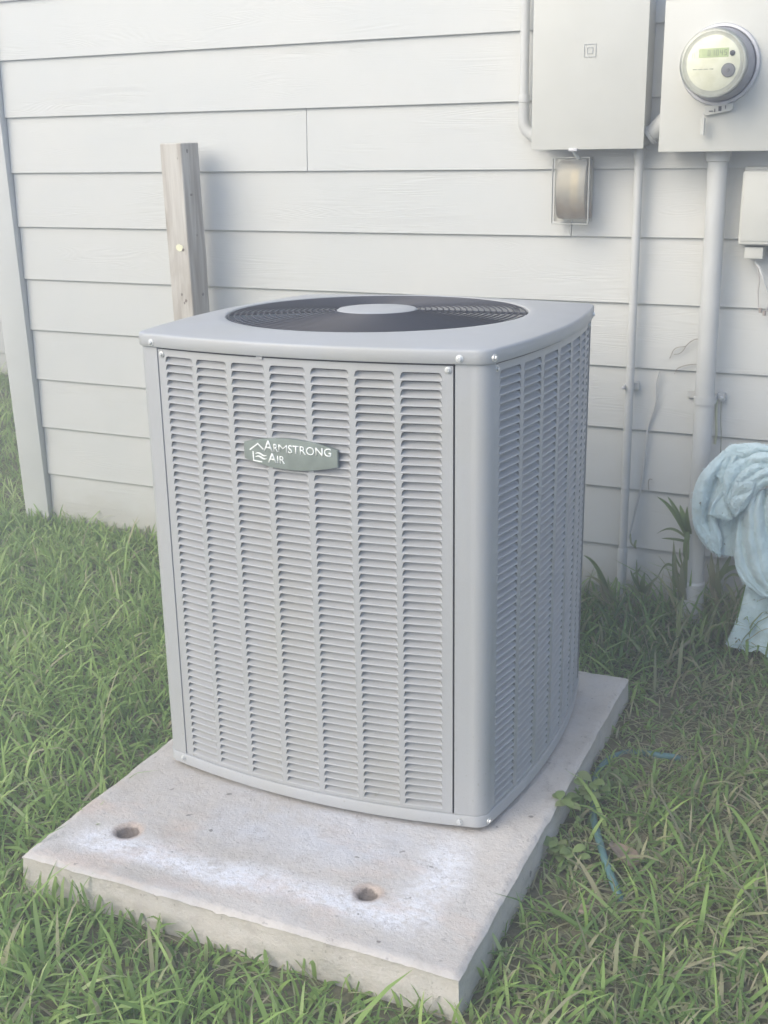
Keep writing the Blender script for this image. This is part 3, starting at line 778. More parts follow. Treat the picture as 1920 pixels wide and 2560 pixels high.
# ------------------------------------------------------------------ meter box and meter
mbx = empty('meter_box', (.40, 0, 1.368)); tag(mbx, 'pale grey steel meter box carrying the round glass electric meter', 'electrical box')
sub(MB().box((.409, -.118, 1.376), (.700, .008, 1.742)).build('box_body', BOXP, mbx, bevel=.003), mbx)
sub(MB().box((.4025, -.130, 1.3695), (.7065, -.1185, 1.7215)).build('cover', BOXP, mbx, bevel=.003), mbx)
sub(MB().box((.405, -.133, 1.7225), (.704, -.1185, 1.752)).build('top_hood', BOXP, mbx, bevel=.002), mbx)
MX, MZ = .5420, 1.5695
MM = Matrix.Translation((MX, -.130, MZ)) @ FRONT
def lathe_part(prof, name, mat, root, n=64, M=MM, autos=40, caps=True):
    return sub(MB().lathe(prof, M, n, caps).build(name, mat, root, smooth=True, autos=autos), root)
hs = at(1792, 276, -.132)
hm = MB(); V = [(-.036, -.009), (-.030, -.012), (.030, -.002), (.034, .004), (.034, .016), (-.034, .010)]
hm.prism(V, -.1315, -.143, lambda u, v, h: Vector((hs.x+u+.006, h, hs.z+v)))
sub(hm.build('ring_hasp', BOXP, mbx, bevel=.0012, seg=1), mbx)
for (u, v, r1, r2) in ((-.018, -.0015, .0045, .0012), (.003, .004, .0035, .0055), (-.009, .0, .0012, .004), (.016, .007, .001, .004)):
    sub(MB().box((hs.x+.006+u-r1, -.1441, hs.z+v-r2), (hs.x+.006+u+r1, -.1425, hs.z+v+r2)).build('hasp_slot', BLACKP, mbx), mbx)
a, b = at(1760, 277, -.137), at(1759, 296, -.150)
sub(MB().tube([a, (a+b)/2+Vector((-.001, -.003, 0)), b], .0007, 6).build('seal_wire', METALR, mbx), mbx)
c_ = at(1757, 315, -.150)
sub(MB().box((c_.x-.0045, -.158, c_.z-.0215), (c_.x+.005, -.146, c_.z+.0195)).build('seal_tag', BOXP, mbx, bevel=.0012, seg=1), mbx)
mt = empty('electric_meter', (MX, -.130, MZ)); tag(mt, 'round electric meter with cream dial and green display behind glass', 'electric meter')
lathe_part([(.0935, -.001), (.0935, .010), (.0915, .013), (.086, .0135), (.0845, .012), (.0845, .002)], 'clamp_ring', METALR, mt)
lathe_part([(.083, .003), (.0825, .035), (.0790, .052), (.0765, .075), (.0745, .094), (.072, .094), (.070, .060), (.0, .060)], 'meter_body', RING, mt, caps=False)
lathe_part([(.0, .1035), (.0610, .1035), (.0610, .100)], 'dial_plate', DIAL, mt, autos=30, caps=False)
lathe_part([(.0765, .070), (.0765, .110), (.0740, .1150), (.0700, .1165), (.0, .1175)], 'glass_cover', GLASS, mt, autos=30, caps=False)
lathe_part([(.0755, .092), (.0765, .0945), (.0765, .106), (.0745, .1085), (.0700, .1085), (.0680, .1050), (.0600, .1020)], 'bezel', m_plain('pale_bezel', (.66, .67, .60), .3), mt, caps=False)
YD = -.130-.1036
def plate(u0, v0, u1, v1, name, mat, h=.0006, y=None):
    y = YD if y is None else y
    return sub(MB().box((MX+u0, y-h, MZ+v0), (MX+u1, y, MZ+v1)).build(name, mat, mt), mt)
plate(-.034, .0125, .034, .0325, 'display', LCD)
digm = MB()
SEG = {'0': 'abcdef', '1': 'bc', '4': 'fgbc', '5': 'afgcd'}
def digit(ch, x, z, w_, h_, m, t=.0012, yy=0.):
    s = {'a': (x, z+h_-t, x+w_, z+h_), 'd': (x, z, x+w_, z+t), 'g': (x, z+h_/2-t/2, x+w_, z+h_/2+t/2), 'f': (x, z+h_/2, x+t, z+h_), 'b': (x+w_-t, z+h_/2, x+w_, z+h_), 'e': (x, z, x+t, z+h_/2), 'c': (x+w_-t, z, x+w_, z+h_/2)}
    for g in SEG[ch]:
        q = s[g]; m.box((MX+q[0], YD-.0011, MZ+q[1]), (MX+q[2], YD-.0006, MZ+q[3]))
for i, ch in enumerate('01045'): digit(ch, -.014+.0095*i, .0165, .006, .012, digm)
sub(digm.build('display_digits', INK, mt), mt)
lathe_part([(.006, -.0005), (.006, .003), (.005, .0036), (.0, .0036)], 'button', BLACKP, mt, 24, Matrix.Translation((MX+.0425, YD, MZ+.0205)) @ FRONT, caps=False)
lathe_part([(.0155, -.0005), (.0155, .006), (.0135, .008), (.004, .0082), (.003, .0105), (.0, .0105)], 'optical_port', RING, mt, 32, Matrix.Translation((MX+.0355, YD, MZ-.0165)) @ FRONT, caps=False)
prt = MB()
for i in range(15):
    if i % 4 != 3: prt.box((MX-.046+.0032*i, YD-.0004, MZ-.0135), (MX-.046+.0032*i+.0023, YD-.0001, MZ-.0118))
for (u0, v0, u1, v1) in ((-.049, .0115, -.0484, .0225), (-.044, .0115, -.0434, .0225), (-.049, .0221, -.0434, .0227)): prt.box((MX+u0, YD-.0004, MZ+v0), (MX+u1, YD-.0001, MZ+v1))
sub(prt.build('printed_marks', INK, mt), mt)

# ------------------------------------------------------------------ pipes down the wall
def pipe_thing(name, label, top, bot, r, parts):
    e = empty(name, (bot[0], bot[1], 0)); tag(e, label, 'conduit')
    sub(MB().tube([Vector(top).lerp(Vector(bot), t) for t in (0, .5, 1)], r, 28).build('pipe', PIPE, e, smooth=True), e)
    return e
tc = pipe_thing('thin_conduit', 'thin painted conduit running from the breaker box down into the weeds', (.3335, -.030, 1.380), (.3400, -.030, -.02), .0118, 0)
sub(MB().tube([(.3335, -.030, 1.379), (.3335, -.030, 1.352)], .0150, 24).build('connector', PIPE, tc, smooth=True), tc)
sub(MB().tube([(.3385, -.030, .262), (.3387, -.030, .258), (.3387, -.030, .232)], [.0135, .0145, .0140], 24).build('coupling', PIPE, tc, smooth=True), tc)
sub(MB().tube([(.3387, -.030, .232), (.340, -.030, -.02)], .0136, 24).build('lower_pipe', PIPE, tc, smooth=True), tc)
cl = MB(); cl.box((.318, -.016, .732), (.358, .002, .752)); cl.box((.3225, -.046, .736), (.3265, -.010, .749))
sub(cl.build('clamp', PIPE, tc, bevel=.001, seg=1), tc)
sub(MB().lathe([(.0045, 0), (.0045, .012), (.003, .014)], Matrix.Translation((.3245, -.044, .7425)) @ FRONT, 14).build('screw', METALR, tc), tc)
bc = pipe_thing('thick_conduit', 'thick painted conduit running from the meter box down beside the towel', (.5395, -.052, 1.372), (.5560, -.070, -.03), .0255, 0)
sub(MB().tube([(.5395, -.052, 1.3715), (.5395, -.052, 1.366), (.5395, -.052, 1.345), (.5395, -.052, 1.343)], [.0335, .0320, .0300, .0268], 28).build('hub', PIPE, bc, smooth=True), bc)
sub(MB().tube([(.5535, -.0675, .205), (.5537, -.0676, .200), (.5560, -.070, -.03)], [.0270, .0315, .0315], 28).build('base_sleeve', PIPE, bc, smooth=True), bc)
st = MB(); pc = Vector((.5470, -.0605, .728)); V = []; F = []
for i in range(13):
    a = math.radians(180+180*i/12)
    for rr, zz in ((.0262, -.0105), (.0262, .0105), (.0282, .0105), (.0282, -.0105)): V.append((pc.x+rr*math.cos(a), pc.y+rr*math.sin(a)*1.0, pc.z+zz))
for i in range(12):
    for k in range(4): F.append((4*i+k, 4*i+(k+1) % 4, 4*i+4+(k+1) % 4, 4*i+4+k))
st.add(V, F)
sub(st.build('strap', PIPE, bc, smooth=True, autos=50), bc)
for lo, hi in (((-.0285, 0), (-.0262, .0645)), ((.0262, 0), (.0285, .0645)), ((-.055, .056), (-.0290, .0645)), ((.0290, .0385), (.047, .0625))):
    sub(MB().box((pc.x+lo[0], pc.y+lo[1], pc.z-.0105), (pc.x+hi[0], pc.y+hi[1], pc.z+.0105)).build('strap_ear', PIPE, bc, bevel=.0006, seg=1), bc)
sub(MB().lathe([(.0058, 0), (.0058, .004), (.0035, .006)], Matrix.Translation((pc.x+.039, -.0245, pc.z)) @ FRONT, 12).build('screw', GALV, bc), bc)

# ------------------------------------------------------------------ clear outlet cover
oc = empty('clear_outlet_cover', (.11, 0, 1.19)); tag(oc, 'clear plastic cover over a rusty device, mounted below the breaker box', 'outlet cover')
sub(MB().box((.118, -.018, 1.196), (.204, .006, 1.350)).build('back_plate', RUSTY, oc, bevel=.002), oc)
arc = MB(); V = []; F = []; n = 14
for i in range(n+1):
    t = i/n; z = 1.347-.150*t; y = -.030-.030*math.sin(math.pi*min(1, t*1.0))**.5
    V += [(.118, y, z), (.197, y, z), (.118, y+.002, z), (.197, y+.002, z)]
for i in range(n):
    a_ = 4*i; F += [(a_, a_+1, a_+5, a_+4), (a_+2, a_+6, a_+7, a_+3), (a_, a_+4, a_+6, a_+2), (a_+1, a_+3, a_+7, a_+5)]
F += [(0, 2, 3, 1), (4*n, 4*n+1, 4*n+3, 4*n+2)]
sub(arc.add(V, F).build('arched_plate', RUSTY, oc, smooth=True, autos=50), oc)
cv = MB(); x0, x1, z0, z1, yb, yf = .112, .210, 1.188, 1.358, -.016, -.066
cv.add([(x0, yb, z0), (x1, yb, z0), (x1, yb, z1), (x0, yb, z1), (x0+.004, yf, z0+.004), (x1-.004, yf, z0+.004), (x1-.004, yf, z1-.004), (x0+.004, yf, z1-.004)],
       [(4, 5, 6, 7), (0, 4, 7, 3), (1, 2, 6, 5), (3, 7, 6, 2), (0, 1, 5, 4)])
cvo = cv.build('cover_shell', CLEARP, oc, bevel=.004, seg=2)
sub(cvo, oc)
fl_ = MB()
for (a0, b0, a1, b1) in ((x0-.002, z1-.003, x1+.002, z1+.001), (x0-.002, z0-.004, x1+.002, z0-.0015), (x0-.003, z0-.0015, x0-.0005, z1-.003), (x1-.001, z0-.0015, x1+.002, z1-.003)): fl_.box((a0, yf-.002, b0), (a1, yf+.006, b1))
sub(fl_.build('cover_rim', m_plain('milky_plastic', (.47, .47, .43), .3), oc, bevel=.0012, seg=1), oc)
tw = [at(1431, 374, -.095), at(1436, 384, -.085), at(1446, 395, -.070)]
sub(MB().tube(tw, [.0028, .004, .005], 8).build('cable_lead', m_plain('pale_cable', (.6, .6, .56), .5), oc, smooth=True), oc)

# ------------------------------------------------------------------ phone junction box at the right
nd = empty('junction_box', (.61, 0, 1.13)); tag(nd, 'grey plastic junction box with a wire dangling, below the meter box', 'electrical box')
sub(MB().box((.606, -.078, 1.139), (.80, .008, 1.322)).build('lid', BOXP, nd, bevel=.009, seg=3), nd)
sub(MB().box((.603, -.030, 1.134), (.803, .008, 1.330)).build('base', BOXP, nd, bevel=.006), nd)
sub(MB().box((.612, -.0805, 1.150), (.795, -.0775, 1.312)).build('lid_panel', BOXP, nd, bevel=.0025), nd)
sub(MB().box((.622, -.062, 1.104), (.668, .004, 1.1335)).build('cable_gland', BOXP, nd, bevel=.003), nd)
wr = [at(1888, 654, -.03), at(1898, 668, -.035), at(1906, 690, -.04), at(1913, 715, -.03), at(1925, 745, -.02), at(1950, 790, -.015)]
WHW = m_plain('dirty_white_cable', (.58, .58, .56), .5)
sub(MB().tube(wr, .0033, 8).build('dangling_wire', WHW, nd, smooth=True), nd)
wr = [at(1886, 654, -.03), at(1894, 672, -.035), at(1899, 700, -.035), at(1895, 730, -.03), at(1896, 770, -.03), at(1901, 778, -.03), at(1912, 782, -.03), at(1918, 768, -.028), at(1924, 750, -.025)]
sub(MB().tube(wr, .0018, 8).build('thin_wire', m_plain('grey_wire', (.42, .40, .38), .6), nd, smooth=True), nd)
for px, py in ((1901, 776), (1911, 783)):
    p_ = at(px, py, -.032); sub(MB().tube([p_+Vector((0, 0, .006)), p_-Vector((0, 0, .006))], .0045, 8).build('wire_nut', m_plain('brown_nut', (.3, .26, .23), .6), nd, smooth=True), nd)

at = world_at
for o_ in (bp, cu, nb, mbx, mt, tc, bc, oc, nd): o_.location += WS
# ------------------------------------------------------------------ loose cable and dead vines on the wall
def wallline(pix, y, r, name, label, cat, mat, seg=8):
    P = [at(a, b, y-.001*math.sin(i)) for i, (a, b) in enumerate(pix)]
    # smooth resample
    Q = []
    for i in range(len(P)-1):
        p0, p1, p2, p3 = P[max(i-1, 0)], P[i], P[i+1], P[min(i+2, len(P)-1)]
        for k in range(5):
            t = k/5; Q.append(.5*((2*p1)+(p2-p0)*t+(2*p0-5*p1+4*p2-p3)*t*t+(3*p1-p0-3*p2+p3)*t**3))
    Q.append(P[-1]); o = MB().tube(Q, r, seg).build(name, mat, None, smooth=True); return tag(o, label, cat)
wallline([(1648, 928), (1640, 960), (1640, 1000), (1633, 1030), (1620, 1070), (1614, 1125), (1608, 1180), (1601, 1225), (1590, 1270), (1580, 1310), (1571, 1345)], -.006, .0030, 'loose_cable', 'thin painted cable sagging down the wall between the two conduits', 'cable', PIPE)
TWIG = m_plain('dry_vine_stem', (.27, .25, .22), .9)
wallline([(1753, 849), (1738, 848), (1722, 858), (1713, 866), (1695, 868), (1684, 875), (1678, 888), (1674, 896)], -.008, .0012, 'dry_vine', 'forked dead vine stem on the siding, the upper of two left of the thick conduit', 'vine', TWIG)
wallline([(1728, 852), (1716, 864), (1708, 876), (1698, 884), (1685, 886)], -.008, .0010, 'dry_vine', 'short hooked offshoot crossing the upper dead vine on the siding', 'vine', TWIG)
wallline([(1750, 911), (1730, 911), (1708, 915), (1692, 923), (1687, 935)], -.008, .0013, 'dry_vine', 'dead vine stem arching just over a siding seam beside the thick conduit', 'vine', TWIG)
wallline([(1792, 1000), (1790, 1040), (1791, 1080), (1787, 1110)], -.03, .0035, 'dry_vine', 'yellow green plant strand hanging behind the strap of the thick conduit', 'vine', m_plain('yellow_strand', (.42, .43, .30), .8))
wallline([(1803, 1004), (1802, 1050), (1803, 1090), (1801, 1140)], -.03, .0014, 'dry_vine', 'dark thin strand hanging straight from the screw of the conduit strap', 'vine', m_plain('dark_strand', (.20, .21, .16), .8))
wallline([(1622, 1225), (1621, 1205), (1624, 1198), (1631, 1199)], -.006, .0012, 'dry_vine', 'tiny dead hooked tendril above a siding seam beside the loose cable', 'vine', TWIG)

# ------------------------------------------------------------------ towel
TW = m_towel()
def crv(pts, n):
    P = [Vector(p) for p in pts]; seg = [0]
    for a_, b_ in zip(P[:-1], P[1:]): seg.append(seg[-1]+(b_-a_).length)
    out = []
    for i in range(n+1):
        s = seg[-1]*i/n; k = max(j for j in range(len(P)) if seg[j] <= s+1e-9); k = min(k, len(P)-2)
        t = (s-seg[k])/max(1e-9, seg[k+1]-seg[k]); p0, p1, p2, p3 = P[max(k-1, 0)], P[k], P[k+1], P[min(k+2, len(P)-1)]
        out.append(.5*((2*p1)+(p2-p0)*t+(2*p0-5*p1+4*p2-p3)*t*t+(3*p1-p0-3*p2+p3)*t**3))
    return out
towel_mb = MB()
def ridge(t): return 1-abs(math.sin(t))**.75*1.0                # sharp crest
def soft(t): return abs(math.sin(t))**.8                         # rounded fold, sharp valley
def nz3(x, y, z): return noise.noise(Vector((x, y, z)))
def cloth(Lp, Rp, ybase, depth, nu=40, nv=60, thick=.005, round_=.02, seed=0., edge=.0):
    A = crv([Vector((a_, b_, 0)) for a_, b_ in Lp], nv); B = crv([Vector((a_, b_, 0)) for a_, b_ in Rp], nv); V = []; F = []
    for s in (0, 1):
        for j in range(nv+1):
            for i in range(nu+1):
                u, v = i/nu, j/nv; p = A[j].lerp(B[j], u); p.y += edge*v**8*nz3(u*7+seed, 4, 2)
                uu = u+.05*nz3(u*3+seed, v*3, 1.7); e = min(u, 1-u)*2; rnd = round_*(1-(1-min(1, e*3.0))**2)**.5
                y = ybase-depth(uu, v)-rnd+(thick if s else 0)
                q = world_at(p.x, p.y, y)
                n1 = .0075*nz3(q.x*22+seed, q.y*8, q.z*17)+.0050*(.35-abs(nz3(q.x*38+seed, 3, q.z*30)))+.0018*nz3(q.x*170, q.y*60, q.z*170)
                V.append(q+Vector((.0012*nz3(q.x*230, 5, q.z*230), -n1, .0012*nz3(q.x*230, 9, q.z*230))))
    m = (nu+1)*(nv+1)
    for s in (0, 1):
        for j in range(nv):
            for i in range(nu):
                f = (j*(nu+1)+i, j*(nu+1)+i+1, (j+1)*(nu+1)+i+1, (j+1)*(nu+1)+i)
                F.append(tuple(k+s*m for k in (f if s == 0 else f[::-1])))
    bd = [i for i in range(nu+1)]+[j*(nu+1)+nu for j in range(1, nv+1)]+[nv*(nu+1)+i for i in range(nu-1, -1, -1)]+[j*(nu+1) for j in range(nv-1, 0, -1)]
    for a_, b_ in zip(bd, bd[1:]+bd[:1]): F.append((a_, a_+m, b_+m, b_))
    towel_mb.add(V, F)
G = lambda x, c, w_: math.exp(-((x-c)/w_)**2)
# back leaf at the foot, hem slightly ragged
cloth([(1866, 1455), (1856, 1500), (1838, 1555), (1813, 1612)], [(2060, 1450), (2060, 1520), (2055, 1590), (2040, 1668)], -.110,
      lambda u, v: .030*soft(u*8.5+1.2*v+.3)*(.25+.75*v)+.012*v, 80, 50, round_=.004, seed=1, edge=26)
# main hanging leaf with long pleats fanning out from the bundle
cloth([(1868, 1240), (1848, 1290), (1838, 1350), (1836, 1400), (1842, 1428), (1856, 1456), (1874, 1474), (1898, 1487)],
      [(2030, 1180), (2055, 1260), (2060, 1330), (2065, 1400), (2062, 1440), (2055, 1475), (2045, 1500), (2030, 1520)], -.140,
      lambda u, v: (.030*soft(u*9.5-2.4*v+.5)+.012*soft(u*23-5*v))*(1-.62*v**1.3)+.010*v, 90, 64, round_=.012, seed=2, edge=14)
# shaded cloth behind everything
cloth([(1795, 1150), (1785, 1220), (1792, 1300), (1800, 1386)], [(1900, 1140), (1890, 1230), (1862, 1310), (1852, 1394)], -.120, lambda u, v: .004*soft(u*6), 24, 40, round_=.0, seed=3)
# left lobe
cloth([(1806, 1128), (1770, 1162), (1745, 1195), (1731, 1240), (1731, 1290), (1742, 1335), (1765, 1368), (1797, 1389)],
      [(1850, 1140), (1832, 1190), (1814, 1232), (1798, 1270), (1792, 1298), (1802, 1330), (1806, 1352), (1799, 1388)], -.145,
      lambda u, v: .022*G(u, .30, .16)*math.sin(min(1, v*1.5)*math.pi)+.013*G(u, .78, .13)*(1-v)-.012*G(u, .56, .07)*(v < .75), 44, 64, round_=.020, seed=4)
# triangular flap in front
cloth([(1826, 1168), (1807, 1205), (1791, 1240), (1776, 1272), (1773, 1287), (1796, 1295), (1812, 1298)],
      [(1840, 1160), (1854, 1196), (1846, 1222), (1822, 1240), (1822, 1262), (1828, 1282), (1831, 1297)], -.172, lambda u, v: .006*soft(u*4+v*3), 24, 40, round_=.007, seed=5)
# bundle over the top: loose uneven folds wrapping to the right
rolls = [([(1786, 1176), (1803, 1138), (1824, 1114), (1850, 1109), (1890, 1107), (1930, 1118), (1980, 1150), (2030, 1200)], .0),
         ([(1806, 1222), (1812, 1176), (1838, 1146), (1862, 1143), (1900, 1128), (1945, 1138), (1990, 1172), (2022, 1215)], .010),
         ([(1812, 1250), (1826, 1206), (1852, 1180), (1885, 1158), (1922, 1152), (1968, 1172), (2010, 1225)], .020),
         ([(1824, 1266), (1834, 1228), (1856, 1198), (1886, 1180), (1926, 1166), (1972, 1190), (2005, 1235)], .024),
         ([(1830, 1282), (1846, 1252), (1860, 1226), (1890, 1196), (1935, 1186), (1965, 1204), (1995, 1240)], .030)]
wd_ = (.016, .020, .012, .018, .016)
for i in range(len(rolls)):
    up_, d0 = rolls[i]
    if i+1 < len(rolls): lo_ = [(a_+7, b_+9) for a_, b_ in rolls[i+1][0]]
    else: lo_ = [(1838, 1290), (1862, 1272), (1884, 1244), (1902, 1222), (1930, 1211), (1955, 1222), (1975, 1245)]
    cloth(up_, lo_, -.155-d0, lambda u, v, i=i: wd_[i]*max(1e-9, math.sin(math.pi*min(1, max(0, u))))**.6*(.75+.5*nz3(v*5, i*7., 2))+.005*soft(v*9+i*2+u*2)*math.sin(math.pi*min(1, max(0, u))), 22, 90, thick=.012, round_=.006, seed=10+i)
cloth([(1838, 1205), (1828, 1238), (1825, 1262), (1832, 1287)], [(1890, 1203), (1884, 1226), (1868, 1250), (1840, 1290)], -.192, lambda u, v: .010*soft(v*6+u*2)+.006*u, 26, 34, round_=.010, seed=20)
towel = towel_mb.build('towel', TW, None, smooth=True, autos=80)
tag(towel, 'pale blue terry towel hanging bunched over the thick conduit at the right', 'towel')
def terry(n=26000):
    me = towel.data; P = np.zeros(len(me.vertices)*3, np.float32); me.vertices.foreach_get('co', P); P = P.reshape(-1, 3)
    N = np.zeros_like(P); me.vertices.foreach_get('normal', N.reshape(-1)); k = rng.integers(0, len(P), n)
    b = P[k]+rng.normal(0, .0012, (n, 3)); d = N[k]+rng.normal(0, .55, (n, 3)); d /= np.linalg.norm(d, axis=1)[:, None]
    s_ = np.cross(d, rng.normal(0, 1, (n, 3))); s_ /= np.linalg.norm(s_, axis=1)[:, None]
    L = rng.uniform(.0022, .0045, n)[:, None]; w_ = .0008
    V = np.concatenate([b-s_*w_, b+s_*w_, b+d*L+s_*w_*.8, b+d*L-s_*w_*.8], 1).reshape(-1, 3)
    m2 = bpy.data.meshes.new('terry_loops'); m2.vertices.add(4*n); m2.vertices.foreach_set('co', V.reshape(-1).astype(np.float32))
    m2.loops.add(4*n); m2.loops.foreach_set('vertex_index', np.arange(4*n, dtype=np.int32)); m2.polygons.add(n)
    m2.polygons.foreach_set('loop_start', np.arange(0, 4*n, 4, dtype=np.int32)); m2.polygons.foreach_set('loop_total', np.full(n, 4, np.int32)); m2.update(calc_edges=True)
    m2.materials.append(TW); o = link(bpy.data.objects.new('terry_loops', m2), towel); o['kind'] = 'stuff'
terry()
# outdoor tap behind the towel that carries it
tp = empty('garden_tap', (.76, 0, .60)); tag(tp, 'outdoor tap hidden under the bunched pale blue towel', 'tap')
sub(MB().tube([(.76, .0, .635), (.76, -.10, .635), (.76, -.135, .625), (.76, -.15, .60)], [.012, .012, .011, .011], 16).build('spout', METALR, tp, smooth=True), tp)
sub(MB().tube([(.76, -.075, .635), (.76, -.075, .665)], .006, 10).build('stem', METALR, tp, smooth=True), tp)
sub(MB().lathe([(.026, .0), (.028, .004), (.026, .008)], Matrix.Translation((.76, -.075, .660)), 20).build('handle', METALR, tp, smooth=True), tp)

# ------------------------------------------------------------------ grass
G_STOPS = [(0, (.13, .215, .075)), (.3, (.235, .37, .11)), (.6, (.33, .48, .145)), (.85, (.43, .56, .20)), (1, (.54, .64, .31))]
GRASS = m_grass('grass_blade', G_STOPS, (.47, .42, .29))
def blades(name, X, Y, L, Wd, lean, rnd, dead, mat, kind='stuff', nseg=4, az=None, zoff=0.):
    n = len(X); az = rng.uniform(0, 2*np.pi, n) if az is None else az; tw_ = az+rng.uniform(-1.2, 1.2, n)+np.pi/2
    Z = gz(X, Y)-.006+zoff; V = np.zeros((n, nseg*2+1, 3)); al = np.zeros((n, nseg*2+1))
    curl = rng.uniform(.2, 1.3, n)
    for k in range(nseg+1):
        t = k/nseg; th = lean+curl*t*t*.9; # polar angle from vertical at t
        ths = lean+curl*(t**2)/2.2
        h = L*t*np.cos(ths); d = L*t*np.sin(ths); wk = Wd*(.75+.5*t-1.15*t**3)*.5
        cx = X+d*np.cos(az); cy = Y+d*np.sin(az); cz = Z+h
        if k < nseg:
            V[:, 2*k] = np.c_[cx-wk*np.cos(tw_), cy-wk*np.sin(tw_), cz]; V[:, 2*k+1] = np.c_[cx+wk*np.cos(tw_), cy+wk*np.sin(tw_), cz+.15*wk]
            al[:, 2*k] = al[:, 2*k+1] = t
        else: V[:, 2*k] = np.c_[cx, cy, cz]; al[:, 2*k] = 1
    m = nseg*2+1; base = (np.arange(n)*m)[:, None]
    quads = np.array([[2*k, 2*k+1, 2*k+3, 2*k+2] for k in range(nseg-1)]); tri = np.array([2*(nseg-1), 2*(nseg-1)+1, 2*nseg])
    loops = np.concatenate([(base[:, :, None]+quads[None]).reshape(n, -1), base+tri[None]], 1).reshape(-1)
    tot = np.tile([4]*(nseg-1)+[3], n); start = np.concatenate([[0], np.cumsum(tot)[:-1]])
    me = bpy.data.meshes.new(name); me.vertices.add(n*m); me.vertices.foreach_set('co', V.reshape(-1).astype(np.float32))
    me.loops.add(len(loops)); me.loops.foreach_set('vertex_index', loops.astype(np.int32))
    me.polygons.add(len(tot)); me.polygons.foreach_set('loop_start', start.astype(np.int32)); me.polygons.foreach_set('loop_total', tot.astype(np.int32))
    me.update(calc_edges=True); me.polygons.foreach_set('use_smooth', [True]*len(tot))
    for nm, val in (('rnd', np.repeat(rnd, m)), ('dead', np.repeat(dead, m)), ('along', al.reshape(-1))):
        a_ = me.attributes.new(nm, 'FLOAT', 'POINT'); a_.data.foreach_set('value', val.astype(np.float32))
    me.materials.append(mat); o = link(bpy.data.objects.new(name, me))
    if kind: o['kind'] = kind
    return o
def vnoise(X, Y, s, seed=0):
    return np.array([noise.noise(Vector((x*s+seed, y*s, seed))) for x, y in zip(X, Y)])
def inpad(X, Y, mgn=.0):
    dx, dy = X-PADC[0], Y-PADC[1]; return (np.abs(dx) < PW/2+mgn) & (np.abs(dy) < PD/2+mgn)
def scatter(n, x0, x1, y0, y1):
    X = rng.uniform(x0, x1, n); Y = rng.uniform(y0, y1, n)
    ok = ~inpad(X, Y, .004) & ~((Y > -.012) & (X > -1.96)) & (Y < 1.86)
    ok &= ~((X > -1.17) & (X < -.95) & (Y > -.16) & (Y < -.04)) | (rng.random(n) < .3)
    return X[ok], Y[ok]
